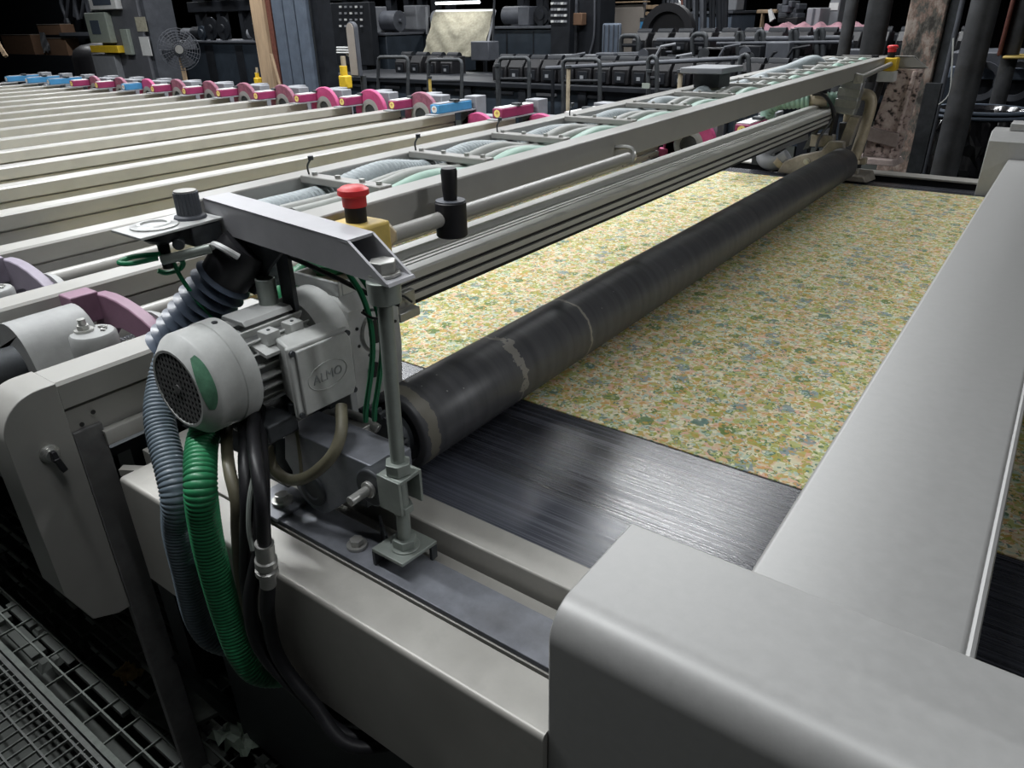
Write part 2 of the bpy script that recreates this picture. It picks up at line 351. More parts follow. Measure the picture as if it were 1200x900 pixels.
ORG = {}
def finish(name, bm, m, org, bevel=0, smooth=38):
    bmesh.ops.recalc_face_normals(bm, faces=bm.faces)
    bm.transform(Matrix.Translation(-Vector(org)))
    me = bpy.data.meshes.new(name); bm.to_mesh(me); bm.free(); me.materials.append(M[m] if isinstance(m, str) else m)
    for p in me.polygons: p.use_smooth = True
    me.set_sharp_from_angle(angle=math.radians(smooth))
    o = bpy.data.objects.new(name, me); C.objects.link(o)
    if bevel:
        md = o.modifiers.new('edge', 'BEVEL'); md.width = bevel; md.segments = 2; md.limit_method = 'ANGLE'; md.angle_limit = math.radians(50)
        md.harden_normals = False
    return o
def setp(o, label, cat, group=None, kind=None):
    if label: o['label'] = label
    if cat: o['category'] = cat
    if group: o['group'] = group
    if kind: o['kind'] = kind
    return o
def thing(name, loc, label, cat, group=None):
    o = bpy.data.objects.new(name, None); o.empty_display_size = .05; C.objects.link(o); o.location = loc; ORG[o.name] = Vector(loc)
    return setp(o, label, cat, group)
def part(name, bm, m, par, bevel=0, label=None, smooth=38, kind=None):
    org = ORG[par.name]; o = finish(name, bm, m, org, bevel, smooth); o.parent = par; ORG[o.name] = org
    if label: o['label'] = label
    if kind: o['kind'] = kind
    return o
def single(name, bm, m, label=None, cat=None, group=None, kind=None, bevel=0, smooth=38):
    xs = [v.co for v in bm.verts]; lo = [min(c[i] for c in xs) for i in range(3)]; hi = [max(c[i] for c in xs) for i in range(3)]
    org = Vector(((lo[0]+hi[0])/2, (lo[1]+hi[1])/2, lo[2]))
    o = finish(name, bm, m, org, bevel, smooth); o.location = org; ORG[o.name] = org
    return setp(o, label, cat, group, kind)
def copy_tree(o, par=None):
    c = o.copy(); C.objects.link(c)
    if par: c.parent = par
    for ch in list(o.children): copy_tree(ch, c)
    return c
def dup(o, delta, label=None, group=None):
    c = copy_tree(o); c.location = Vector(o.location)+Vector(delta); ORG[c.name] = c.location.copy()
    if label: c['label'] = label
    if group: c['group'] = group
    return c
ORD = ['first', 'second', 'third', 'fourth', 'fifth', 'sixth', 'seventh', 'eighth', 'ninth', 'tenth', 'eleventh', 'twelfth', 'thirteenth', 'fourteenth', 'fifteenth', 'sixteenth', 'seventeenth', 'eighteenth']
def move(m, p): o = m; o.location = p; return o

# ================================================================== THE HALL
single('floor', box(B(), (-45, 12), (-6, 40), (-.34, -.30)), 'grime', kind='structure')
single('wall_back', box(B(), (-45, 12), (30, 30.3), (-.3, 7)), 'brick', kind='structure')
single('wall_left', box(B(), (-45.3, -45), (-6, 30), (-.3, 7)), 'brick', kind='structure')
single('wall_front', box(B(), (-45, 12), (-6.3, -6), (-.3, 7)), 'brick', kind='structure')
single('wall_right', box(B(), (12, 12.3), (-6, 30), (-.3, 7)), 'brick', kind='structure')
single('ceiling', box(B(), (-45, 12), (-6, 30), (7, 7.2)), 'brick', kind='structure')

# walkway gratings: each a panel of flat bars and cross rods over the pit floor
def grating(name, x0, x1, y0, y1, px, py, th, label, lift=0, gm='grate'):
    t = thing(name, (x0, y0, -.03), label, 'grating', 'walkway gratings beside the machine')
    bm = B(); y = y0
    while y < y1:
        box(bm, (x0, x1), (y, y+th), (-.03+lift, lift)); y += py
    part('bearing_bars', bm, gm, t, kind='stuff')
    bm = B(); x = x0
    while x < x1:
        box(bm, (x, x+th*.7), (y0, y1), (-.008+lift, lift-.001)); x += px
    part('cross_bars', bm, gm, t, kind='stuff')
    bm = B()
    for yy in (y0-.012, y1): box(bm, (x0, x1), (yy, yy+.012), (-.035+lift, lift+.004))
    part('edge_angle', bm, gm, t)
    bm = B()
    for xx in (x0+.05, x1-.06):
        for yy in (y0+.05, y1-.06): box(bm, (xx, xx+.03), (yy, yy+.03), (-.30, -.03+lift))
    part('support_stubs', bm, gm, t, kind='stuff')
grating('floor_grating', -3.4, -.5, -.35, .345, .034, .062, .005, 'grey open bar grating in the bottom left corner of the walkway', .0)
grating('floor_grating', -3.4, -.5, .375, 1.0, .105, .052, .005, 'dirt-clogged darker grating under the hanging hoses', -.004, 'grate2')
# dirt clogging the second grating
bm = B(); random.seed(3)
for i in range(60):
    x = random.uniform(-2.6, -.7); y = random.uniform(.40, .98); s = random.uniform(.012, .035)
    hexa(bm, [(x-s, y-s*.6, -.02), (x+s, y-s*.7, -.02), (x+s*.8, y+s*.6, -.02), (x-s*.9, y+s*.7, -.02), (x-s*.4, y-s*.3, -.003), (x+s*.5, y-s*.3, -.001), (x+s*.4, y+s*.3, -.004), (x-s*.4, y+s*.3, -.002)])
for i in range(90):
    y = .40+.052*(i % 11)+.026; x = -3.3+random.random()*2.5
    box(bm, (x, x+random.uniform(.05, .35)), (y-.021, y+.021), (-.028, -.012))
single('floor_debris', bm, 'grime', 'dark lint and dirt lying in the clogged grating', 'debris', kind='stuff')
def crumpled(name, x, y, s, m, label, cat, seed, h=.02):
    random.seed(seed); bm = B(); n = 9; g = [[None]*n for _ in range(n)]
    for i in range(n):
        for j in range(n):
            e = 1 if 0 < i < n-1 and 0 < j < n-1 else 0
            g[i][j] = bm.verts.new((x+s*(i/(n-1)-.5)*1.3+random.uniform(-.1, .1)*s, y+s*(j/(n-1)-.5)+random.uniform(-.12, .12)*s, .002+h*random.random()*(1 if e else .5)))
    fs = [bm.faces.new((g[i][j], g[i+1][j], g[i+1][j+1], g[i][j+1])) for i in range(n-1) for j in range(n-1)]
    bmesh.ops.solidify(bm, geom=fs, thickness=.002)
    return single(name, bm, m, label, cat, smooth=25)
crumpled('crumpled_rag', -1.325, .60, .10, 'rag', 'crumpled pale green rag lying on the floor grating', 'rag', 4, .045)
crumpled('paper_scrap', -1.77, .535, .055, 'leaf', 'torn tan scrap lying on the grating left of the hoses', 'scrap', 9, .02)
bm = B(); prism(bm, [(-1.62, .48), (-1.47, .50), (-1.43, .63), (-1.55, .66), (-1.66, .60)], 'z', -.002, .012)
single('floor_plate', bm, 'grate2', 'flat dark plate lying on the grating in front of the rag', 'plate', bevel=.002)

# ================================================================== THE PRINTING MACHINE: bed, rails and covers
t = thing('side_rail', (-.2, .55, 0), 'near side rail of the machine with light base strip and dark front panel', 'rail')
RX1 = -.3155
bm = B()
prism(bm, [(.475, .66), (.475, .890)]+arc((.482, .893), .007, PI, PI/2, 4)+[(.548, .90), (.548, .86), (.487, .86), (.487, .66)], 'x', -1.259, RX1)
part('front_panel', bm, 'rail', t)
part('panel_end', box(B(), (-1.257, -1.247), (.488, .546), (.66, .859)), 'dark', t)
part('base_strip', box(B(), (-1.33, RX1), (.558, .661), (.80, .894)), 'rail', t, .001)
part('slide_bar', box(B(), (-.985, RX1), (.560, .634), (.8945, .904)), 'slide', t, .001)
part('guide_box', box(B(), (-1.05, RX1), (.670, .727), (.82, .932)), 'rail', t, .003)
part('channel_web', box(B(), (-1.33, RX1), (.548, .7), (.78, .80)), 'dark', t)
part('back_plate', box(B(), (-1.32, RX1), (.60, .70), (.02, .78)), 'dark', t)
for x in (-1.1, -.5):
    part('foot', box(B(), (x-.06, x+.06), (.56, .74), (-.30, .02)), 'dark', t, .004)
pl = part('clamp_plate', box(B(), (-.985, -.90), (.554, .632), (.9045, .911)), 'slide', t, .001)
bm = B(); hexbolt(bm, (-.932, .592, .911), (0, 0, 1), .012, .016); part('bolt', bm, 'zinc', t)
bm = B(); hexbolt(bm, (-.745, .588, .9045), (0, 0, 1), .011, .014); part('bolt', bm, 'zinc', t)
part('diagonal_brace', hexa(B(), [(-1.34, .52, .86), (-1.20, .60, .86), (-1.19, .585, .86), (-1.33, .505, .86), (-1.34, .52, .875), (-1.20, .60, .875), (-1.19, .585, .875), (-1.33, .505, .875)]), 'rail', t)

t = thing('machine_bed', (-4, 2.4, 0), 'dark steel bed carrying the black blanket beneath the fabric', 'machine bed')
part('bed_plate', box(B(), (-9.8, 1.6), (.74, 3.99), (.80, .872)), 'dark', t)
for x in (-9, -7, -5, -3, -1, 1):
    part('cross_leg', box(B(), (x-.08, x+.08), (1.0, 3.8), (-.30, .80)), 'dark', t)
t = thing('blanket', (-4, .735, .872), 'shiny black rubber printing blanket streaked along its length, under the fabric', 'conveyor belt')
part('belt', box(B(), (-9.8, 1.6), (.735, 3.99), (.872, .897)), 'belt', t)
FB = B(); box(FB, (-9.6, 1.5), (1.150, 3.862), (.8972, .8992))
single('printed_fabric', FB, 'fabric', 'white cotton printed with tiny green, ochre and blue flowers lying on the blanket', 'fabric')

t = thing('side_rail', (-.4, 4.15, 0), 'far side rail of the machine, a grey strip above a black web', 'rail')
part('rail_strip', box(B(), (-9.8, 1.6), (4.10, 4.20), (.905, .915)), 'rail', t, .002)
part('web', box(B(), (-9.8, 1.6), (4.12, 4.19), (.30, .905)), 'black', t)
part('inner_ledge', box(B(), (-9.8, 1.6), (4.0, 4.12), (.84, .868)), 'black', t)
for x in (-9, -5, -1): part('foot', box(B(), (x-.06, x+.06), (4.11, 4.19), (-.30, .30)), 'dark', t)

# sheet-steel covers around the feeding end, all three belong to the same guard
t = thing('corner_cover', (.1, .57, .3), 'large folded grey steel corner cover with a rounded front edge, bottom right', 'cover')
CZ = 1.086
bm = B(); R = .042
pr = [(.484, .30), (.484, CZ-R)]+arc((.484+R, CZ-R), R, PI, PI/2, 10)+[(.672, CZ), (.672, .935), (.668, .935), (.668, CZ-.004), (.484+R, CZ-.004)]+arc((.484+R, CZ-R), R-.004, PI/2, PI, 10)+[(.488, .30)]
pr = [(.484, .30), (.484, CZ-R-.003)]+arc((.484+R, CZ-R), R, PI, PI/2, 12)+[(.484+R+.003, CZ), (.672, CZ), (.672, .938), (.560, .938), (.560, .30)]
prism(bm, pr, 'x', -.315, 1.5)
part('folded_sheet', bm, 'cover', t, .0025)
part('cover_foot', box(B(), (.3, .5), (.49, .55), (-.30, .30)), 'dark', t)
t = thing('cross_beam_cover', (-.06, 2.2, .93), 'broad grey steel cross beam running from the corner cover over the fabric', 'beam')
bm = B(); a, b_ = -.172, .054
prism(bm, [(a, .95), (a, 1.052)]+arc((a+.008, 1.052), .008, PI, PI/2, 4)+arc((b_-.008, 1.052), .008, PI/2, 0, 4)+[(b_, .95)], 'y', .6725, 3.90)
part('folded_sheet', bm, 'cover', t)
bm = B(); tube(bm, [(b_+.002, .70, 1.052), (b_+.002, 3.88, 1.052)], .006, n=8, straight=True); part('edge_bead', bm, 'cover', t)
t = thing('corner_cover', (.1, 4.0, .85), 'far grey corner cover at the other end of the cross beam', 'cover')
bm = B(); prism(bm, [(3.905, .90), (3.905, 1.13), (3.945, 1.168), (4.09, 1.168), (4.09, .917), (3.905, .87)], 'x', -.262, 1.5); part('folded_sheet', bm, 'cover', t, .003)
part('cover_cap', box(B(), (-.20, 1.4), (3.97, 4.09), (1.169, 1.20)), 'cover', t, .003)
# hood added out of view right of the cross beam to shade the fabric
t = thing('shade_hood', (.95, 2.3, 1.0), 'unseen dark hood added to shade the fabric right of the cross beam', 'hood')
part('shade_hood_roof', box(B(), (.17, 1.3), (.70, 3.89), (1.19, 1.22)), 'bgmid', t, .004)
part('shade_hood_side', box(B(), (1.28, 1.3), (.725, 3.865), (.93, 1.19)), 'bgmid', t)
part('shade_hood_end', box(B(), (.19, 1.3), (.70, .72), (.94, 1.19)), 'bgmid', t)
part('shade_hood_end', box(B(), (.19, 1.3), (3.87, 3.89), (.94, 1.19)), 'bgmid', t)

# ================================================================== THE ROW OF PRINTING BEAMS
PITCH, BX, BZ = .505, -1.35, 1.078
def beam_profile(x):
    return [(x-.09, BZ-.006), (x-.084, BZ), (x-.006, BZ), (x, BZ-.006), (x, BZ-.052), (x-.016, BZ-.053), (x-.016, BZ-.060), (x-.008, BZ-.061), (x-.008, BZ-.12), (x-.09, BZ-.12)]
def make_beam(x, y0, y1, label):
    t = thing('printing_beam', (x, y0, BZ-.14), label, 'beam', 'grey beams across the machine')
    bm = B(); prism(bm, beam_profile(x), 'y', y0, y1); part('beam_body', bm, 'beam', t, smooth=20)
    bm = B(); prism(bm, [(x-.03, BZ-.121), (x+.010, BZ-.121), (x+.012, BZ-.124), (x+.012, BZ-.15), (x+.004, BZ-.15), (x+.004, BZ-.128), (x-.03, BZ-.128)], 'y', y0+.05, y1-.03)
    part('lower_flange', bm, 'beam', t)
    bm = B(); y = y0+.28
    while y < y1-.1:
        cyl(bm, (x+.0105, y, BZ-.137), (x+.0125, y, BZ-.137), .0055, n=10); y += .31
    part('bolt_holes', bm, 'black', t, kind='stuff')
    part('end_plate', box(B(), (x-.088, x-.002), (y1, y1+.006), (BZ-.118, BZ-.002)), 'dark', t)
    return t
b0 = make_beam(BX, .455, .93, 'short grey beam end beside the hooded cover, nearest of the row')
b1 = make_beam(BX-PITCH, .45, 3.98, 'grey beam second from the near end, behind the fan end of the motor')
beams = [b0, b1]
for k in range(2, 20):
    lab = ('grey cross beam, %s back from the hooded near cover' % (ORD+['nineteenth', 'twentieth'])[k]) if k > 3 else \
        {2: 'grey beam just behind the green knob plate, third in the row', 3: 'grey beam fourth in the row, its dark bolt holes in view'}[k]
    beams.append(dup(b1, (-PITCH*(k-1), 0, 0), lab))
t = b0
part('support_leg', box(B(), (BX-.02, BX), (.456, .510), (-.28, BZ-.105)), 'legpaint', t, .002)
bm = B()
for q in ((.50, 1.0), (.475, .985)): cyl(bm, (BX, q[0], q[1]), (BX+.0012, q[0], q[1]), .0045, n=12)
part('bolt_holes', bm, 'black', t)
part('foot_brace', hexa(B(), [(BX-.02, .50, .30), (BX-.02, .51, .30), (BX-.02, .75, -.30), (BX-.02, .71, -.30), (BX, .50, .36), (BX, .51, .36), (BX, .75, -.25), (BX, .71, -.25)]), 'dark', t)

# hooded cover on the near beam's end
t = thing('end_hood', (BX-.045, .40, .55), 'rounded grey sheet hood on the nearest beam end with a black key latch', 'hood')
pr = [(.4545, 1.079), (.425, 1.079)]+arc((.425, 1.004), .075, PI/2, PI, 12)[1:]+[(.350, .66), (.382, .574), (.43, .552), (.4545, .552)]
bm = B(); prism(bm, pr, 'x', BX-.092, BX+.001); part('hood_shell', bm, 'beam', t, .0015)
lt = part('latch_ring', lathe(B(), (BX+.001, .408, .957), (1, 0, 0), [(0, .0), (0, .017), (.005, .017), (.007, .014), (.010, .014), (.012, .011), (.016, .011), (.016, 0)], 24), 'zinc', t)
bm = B(); hexa(bm, [(BX+.016, .402, .948), (BX+.03, .402, .948), (BX+.03, .414, .948), (BX+.016, .414, .948), (BX+.016, .404, .968), (BX+.026, .404, .968), (BX+.026, .412, .968), (BX+.016, .412, .968)])
hexa(bm, [(BX+.022, .409, .925), (BX+.034, .409, .925), (BX+.034, .419, .928), (BX+.022, .419, .928), (BX+.022, .402, .955), (BX+.032, .402, .955), (BX+.032, .413, .955), (BX+.022, .413, .955)])
part('latch_key', bm, 'black', t, .0015)

# squeegee pipes lying between the near beams
def squeegee_pipe(x, label):
    bm = B(); tube(bm, [(x, .82, .985), (x, 3.55, .985)], .022, n=16, straight=True); return single('squeegee_pipe', bm, 'beam', label, 'pipe', 'pale pipes under the beams')
squeegee_pipe(BX-PITCH+.055, 'pale round pipe low in front of the second beam')
squeegee_pipe(BX-2*PITCH+.055, 'pale round pipe low in front of the third beam')

# near ends of the screen holders
def near_head(x, m, label, with_hood=True):
    t = thing('screen_bracket', (x, .72, .9), label, 'bracket', 'curved screen brackets at the near beam ends')
    part('lug', box(B(), (x-.462, x-.405), (.675, .74), (1.02, 1.09)), m, t, .003)
    P0 = [(-.452, 1.072), (-.42, 1.082), (-.37, 1.085), (-.32, 1.082), (-.27, 1.073), (-.22, 1.058), (-.18, 1.042), (-.15, 1.02)]
    P1 = [(-.15, .95), (-.19, .965), (-.23, .99), (-.28, 1.008), (-.33, 1.012), (-.38, .998), (-.42, .965), (-.452, .93)]
    bm = B(); prism(bm, [(x+u, v) for (u, v) in P0+P1], 'y', .736, .765); part('arched_web', bm, m, t, .003)
    part('foot', box(B(), (x-.16, x-.075), (.69, .785), (.93, 1.045)), m, t, .004)
    bm = B(); lathe(bm, (x-.23, .766, .96), (0, 1, 0), [(0, .07), (.02, .07), (.02, .098), (.008, .105), (0, .105)], 32, close=True); part('bearing_ring', bm, 'pot', t)
    return t
near_head(BX, 'purple', 'faded purple curved bracket in front of the second beam, left of the motor')
near_head(BX-PITCH, 'lavender', 'greyed purple curved bracket at the left edge, behind the purple one')
def near_roller_seat(x, label):
    t = thing('adjuster_pot', (x, .64, .9), label, 'adjuster', 'grey adjuster pots at the near beam ends')
    bm = B(); lathe(bm, (x, .64, .93), (0, 0, 1), [(0, 0), (0, .056), (.10, .048), (.122, .047), (.127, .043), (.127, 0)], 36); part('pot', bm, 'pot', t)
    bm = B(); hexbolt(bm, (x-.018, .632, 1.057), (0, 0, 1), .013, .014); cyl(bm, (x-.018, .632, 1.07), (x-.018, .632, 1.085), .008, n=12); part('bolt', bm, 'zinc', t)
    bm = B(); tube(bm, [(x-.012, .66, 1.059), (x+.004, .67, 1.061), (x+.010, .655, 1.060), (x+.018, .66, 1.059)], .0025, n=6); part('wire_clip', bm, 'zinc', t)
    part('base_lug', box(B(), (x-.01, x+.09), (.57, .66), (.90, .935)), 'pot', t, .004)
    return t
near_roller_seat(BX-.25, 'grey capped pot with a bolt between the two nearest beams, below the purple bracket')
near_roller_seat(BX-.25-PITCH, 'grey capped pot at the left edge behind the second beam')
t = thing('bearing_hood', (BX-.31, .56, .9), 'rounded pale grey bearing hood between the beams, left of the capped pot', 'hood')
bm = B(); prism(bm, [(BX-.43, .92), (BX-.43, 1.02)]+arc((BX-.345, 1.01), .085, PI, PI*.12, 14)+[(BX-.245, .99), (BX-.225, .92)], 'y', .515, .66); part('hood_shell', bm, 'pot', t, .003)
part('hood_foot', box(B(), (BX-.44, BX-.20), (.53, .655), (.86, .92)), 'pot', t, .003)
bm = B(); cyl(bm, (BX-.345, .40, 1.0), (BX-.345, .515, 1.0), .045, n=24); part('shaft_stub', bm, 'dark', t)
part('grease_block', box(B(), (BX-.36, BX-.30), (.44, .50), (.93, .97)), 'tan', t, .003)
bm = B(); cyl(bm, (BX-.75-.1, .50, .99), (BX-.75-.1, .66, .99), .08, n=28)
single('bearing_drum', bm, 'pot', 'pale grey bearing drum cut by the left edge behind the second beam', 'drum', bevel=.004)
# dark support shelf the near heads stand on
bm = B(); box(bm, (-9.8, BX-.10), (.44, .728), (.84, .86)); 
t = thing('head_shelf', (-5, .6, .84), 'dark shelf under the near ends of the beams', 'shelf')
part('shelf_plate', bm, 'dark', t)
for x in (-9, -6, -3, -1.6): part('shelf_leg', box(B(), (x-.04, x+.04), (.63, .72), (-.30, .84)), 'dark', t)
part('shelf_lip', box(B(), (-9.8, BX-.10), (.425, .44), (.74, .86)), 'dark', t)

# far ends: ring gears and clamp boxes
def make_ring(x, z, m, label):
    t = thing('ring_head', (x, 4.05, .90), label, 'ring gear', 'ring heads at the far beam ends'); 
    bm = B(); lathe(bm, (x, 4.02, z), (0, 1, 0), [(0, .085), (0, .15), (.006, .155), (.03, .155), (.03, .085)], 40, close=True); part('ring_housing', bm, m, t)
    bm = B(); lathe(bm, (x, 4.017, z), (0, 1, 0), [(0, .052), (0, .080), (.003, .088), (.02, .088), (.02, .052)], 36, close=True); part('inner_flange', bm, 'pot', t)
    bm = B(); lathe(bm, (x, 4.026, z), (0, 1, 0), [(0, 0), (0, .052), (.03, .052), (.03, 0)], 28); part('hub', bm, 'dark', t)
    part('foot', box(B(), (x-.185, x-.12), (4.015, 4.06), (.917, z-.03)), m, t, .004)
    part('foot', box(B(), (x+.12, x+.17), (4.015, 4.06), (.917, z-.02)), m, t, .004)
    part('rear_block', box(B(), (x-.09, x+.13), (4.1, 4.2), (z-.12, z+.13)), 'bggrey', t, .006)
    return t
def make_clamp(x, z, m, label, dy=0):
    t = thing('clamp_box', (x, 3.72, z-.03), label, 'clamp box', 'coloured clamp boxes on the far beam ends')
    part('box_body', box(B(), (x-.036, x+.036), (3.72, 4.06), (z-.026, z+.028)), m, t, .004)
    part('lid', box(B(), (x-.038, x+.03), (3.74, 4.07), (z+.0285, z+.034)), 'bggrey' if m == 'bluepaint' else 'white', t, .001)
    bm = B(); cyl(bm, (x, 3.7195, z+.001), (x, 3.7175, z+.001), .022, n=24); st = part('round_sticker', bm, 'white' if m == 'bluepaint' else 'sticker', t)
    bm = B(); box(bm, (x-.012, x+.012), (3.7165, 3.7175), (z+.002, z+.007)); box(bm, (x-.003, x+.003), (3.7165, 3.7175), (z-.006, z+.014)); part('sticker_mark', bm, 'stickmark', st)
    part('clamp_saddle', box(B(), (x-.01, x+.042), (3.88, 3.93), (z+.0345, z+.048)), 'dark', t, .002)
    part('end_block', box(B(), (x-.05, x+.05), (4.09, 4.2), (z-.09, z+.05)), 'bggrey', t, .004)
    part('bracket_plate', box(B(), (x-.04, x+.045), (3.67, 4.15), (z-.0345, z-.027)), 'bggrey', t, .001)
    part('stand_post', box(B(), (x-.03, x+.03), (4.02, 4.15), (.917, z-.035)), 'dark', t)
    t.location.y += dy
    return t
rings = {}
order = 'counted from the roller end'
ring_m = {0: ('magenta', .99), 1: ('magenta', .95), 2: ('magenta', .95), 3: ('magenta', .93), 4: ('magentaworn', 1.04), 5: ('magenta', 1.04), 6: ('magenta', 1.04), 7: ('magentaworn', 1.04), 8: ('magentaworn', 1.04), 9: ('magentaworn', 1.04), 10: ('magentaworn', 1.04), 11: ('magenta', 1.03), 12: ('magentaworn', 1.03), 13: ('magentaworn', 1.03)}
first = None
for k in range(0, 14):
    m, z = ring_m[k]
    x = -1.70-.505*k
    lab = '%s ring head with grey hub, %s from the roller end' % ({'magenta': 'bright magenta', 'magentaworn': 'worn dusty magenta'}[m], ORD[k])
    make_ring(x, z, m, lab)
for k in range(0, 18):
    m = {4: 'bluepaint', 12: 'bluepaint', 15: 'bluepaint', 16: 'bluepaint', 17: 'bluepaint'}.get(k, 'magenta')
    x = -1.30-.505*k
    lab = '%s clamp box with round sticker, %s from the roller end' % ({'magenta': 'magenta', 'bluepaint': 'bright blue'}[m], ORD[k])
    make_clamp(x, 1.128 if k < 5 else 1.118, 'plum' if m == 'magenta' else m, lab, 0 if k < 5 else .13)

# ================================================================== THE LADDER FRAME ACROSS THE FEED, WITH ITS HOSES
def fz(y): return 1.40+(y-.63)*.0096            # the frame rises slightly towards the far side
t = thing('ladder_gantry', (-.95, 2.5, .9), 'long grey ladder frame of two rails spanning the machine above the roller', 'frame')
def slant(bm, x0, x1, y0, y1, h):
    return hexa(bm, [(x0, y0, fz(y0)-h), (x1, y0, fz(y0)-h), (x1, y1, fz(y1)-h), (x0, y1, fz(y1)-h), (x0, y0, fz(y0)), (x1, y0, fz(y0)), (x1, y1, fz(y1)), (x0, y1, fz(y1))])
part('front_rail', slant(B(), -.882, -.830, .652, 4.425, .062), 'beam', t, .003)
part('rear_rail', slant(B(), -1.135, -1.085, .640, 4.425, .062), 'beam', t, .003)
def end_arm(y0, y1, z, xl, xr, tip, h, open_end=True):
    # a folded channel: top, two side plates and a bottom flange, cut on the slant at its tip
    T = .004; ar = thing
    bm = B()
    hexa(bm, [(xl, y0, z-T), (xr, y0, z-T), (xr, y1, z-T), (xl, y1, z-T), (xl, y0, z), (xr, y0, z), (xr, y1, z), (xl, y1, z)])
    for (a, c) in ((y0, y0+T), (y1-T, y1)):
        prism(bm, [(xl, z-.0005), (xr, z-.0005), (tip, z-h+.0005), (xl, z-h+.0005)], 'y', a, c)
    hexa(bm, [(xl, y0, z-h), (tip, y0, z-h), (tip, y1, z-h), (xl, y1, z-h), (xl, y0, z-h+T), (tip-.002, y0, z-h+T), (tip-.002, y1, z-h+T), (xl, y1, z-h+T)])
    return bm
bm = end_arm(.604, .652, 1.402, -1.085, -.700, -.632, .050)
for v in bm.verts:
    if v.co.x < -.70: v.co.y -= (v.co.x+.70)*.125          # the arm is welded on slightly askew
part('end_arm', bm, 'arm', t)
zf = fz(4.45)
part('end_arm', end_arm(4.425, 4.475, zf+.002, -1.06, -.715, -.642, .055), 'beam', t)
part('arm_tip', prism(B(), [(-1.00, zf), (-1.06, zf-.055), (-1.13, zf-.055), (-1.0, zf)][:3], 'y', 4.425, 4.475), 'beam', t)
bm = B(); cyl(bm, (-.665, .628, 1.3565), (-.665, .628, 1.361), .022, n=28); cyl(bm, (-.665, .628, 1.361), (-.665, .628, 1.376), .0185, n=6, rot=.4)
part('hex_bolt', bm, 'zinc', t, .001)
# cross bars with hose clips
bars = [.86, 1.14, 1.42, 1.74, 2.08, 2.42, 2.76, 3.0, 3.22, 3.44, 3.66, 3.88, 4.10, 4.30]
for i, y in enumerate(bars):
    bm = B(); box(bm, (-1.084, -.883), (y-.014, y+.014), (fz(y)-.010, fz(y)+.0035)); br = part('cross_bar', bm, 'beam', t, .002)
    if i < 8:
        for x in (-1.06, -1.0, -.94, -.90):
            bm = B(); cyl(bm, (x, y, fz(y)+.0035), (x, y, fz(y)+.009), .005, n=8); part('clip_screw', bm, 'zinc', br)
    if i < 4:
        bm = B(); tube(bm, [(-1.075, y, fz(y)), (-1.073, y-.003, fz(y)+.018), (-1.070, y+.004, fz(y)+.030)], .0018, n=6)
        cyl(bm, (-1.070, y+.004, fz(y)+.028), (-1.070, y+.004, fz(y)+.035), .005, n=10); part('wing_pin', bm, 'dark', br)
# hoses lying between the rails
def frame_hose(xa, r, m, label, seed, pitch=0, y0=.72, y1=4.2):
    random.seed(seed); pts = []; y = y0; k = 0
    for i, b in enumerate(bars):
        pts.append((xa+random.uniform(-.004, .004), b, fz(b)-r-.012))
        if i+1 < len(bars):
            yy = (b+bars[i+1])/2; pts.append((xa+random.uniform(-.010, .010), yy, fz(yy)-r+.004+random.uniform(-.006, .006)))
    pts = [(xa, y0, fz(y0)-r-.012)]+pts
    bm = B(); tube(bm, pts, r, n=12, m=6 if not pitch else 8, pitch=pitch, depth=.05); return single('ladder_hose', bm, m, label, 'hose', 'hoses lying in the ladder frame')
frame_hose(-1.045, .030, 'dustyblue', 'ribbed pale blue hose lying along the rear rail of the ladder frame', 1, .010)
frame_hose(-.985, .014, 'greyhose', 'thin grey hose lying in the ladder frame beside the pale blue one', 2)
frame_hose(-.953, .014, 'greyhose', 'thin grey hose lying in the middle of the ladder frame', 3)
frame_hose(-.907, .022, 'palegreen', 'dusty pale green hose lying along the front rail of the ladder frame', 4)
# the far stretch of the blue hose bulges above the bars
bm = B(); tube(bm, [(-1.05, 2.9, fz(3)-.035), (-1.06, 3.2, fz(3.2)-.022), (-1.06, 3.5, fz(3.5)-.014), (-1.06, 3.9, fz(3.9)+.004), (-1.06, 4.10, fz(4.1)-.035)], .028, n=14, pitch=.022, depth=.08)
single('ladder_hose', bm, 'dustyblue', 'fat pale blue ribbed hose bulging above the far end of the ladder frame', 'hose', 'hoses lying in the ladder frame')
t = thing('terminal_lid', (-1.0, 2.35, 1.42), 'flat grey lid standing on the hoses of the ladder frame', 'lid')
part('lid_plate', box(B(), (-1.12, -.97), (2.52, 2.72), (1.468, 1.486)), 'bggrey', t, .003)
part('lid_stem', box(B(), (-1.09, -1.0), (2.58, 2.68), (1.42, 1.468)), 'dark', t)

# upright threaded rod carrying the frame's near end
t = thing('adjusting_rod', (-.654, .606, .905), 'upright grey-green steel rod on a bolted bracket in front of the roller', 'rod')
bm = B(); tube(bm, [(-.654, .606, .925), (-.656, .612, 1.16), (-.661, .622, 1.352)], .0105, n=20, straight=True); part('rod_bar', bm, 'rod', t)
bm = B(); cyl(bm, (-.6605, .622, 1.322), (-.661, .6225, 1.352), .0215, .0225, n=28); part('top_collar', bm, 'rod', t, .0015)
part('base_plate', hexa(B(), [(-.692, .572, .930), (-.628, .572, .930), (-.622, .642, .930), (-.686, .642, .930), (-.692, .572, .936), (-.628, .572, .936), (-.622, .642, .936), (-.686, .642, .936)]), 'rod', t, .001)
bm = B(); box(bm, (-.692, -.687), (.572, .642), (.905, .930)); part('base_side', bm, 'dark', t)
bm = B(); box(bm, (-.628, -.623), (.63, .642), (.905, .930)); part('base_side', bm, 'dark', t)
part('tab', hexa(B(), [(-.735, .63, .905), (-.69, .60, .905), (-.688, .603, .905), (-.733, .633, .905), (-.735, .63, .942), (-.69, .60, .942), (-.688, .603, .942), (-.733, .633, .942)]), 'dark', t)
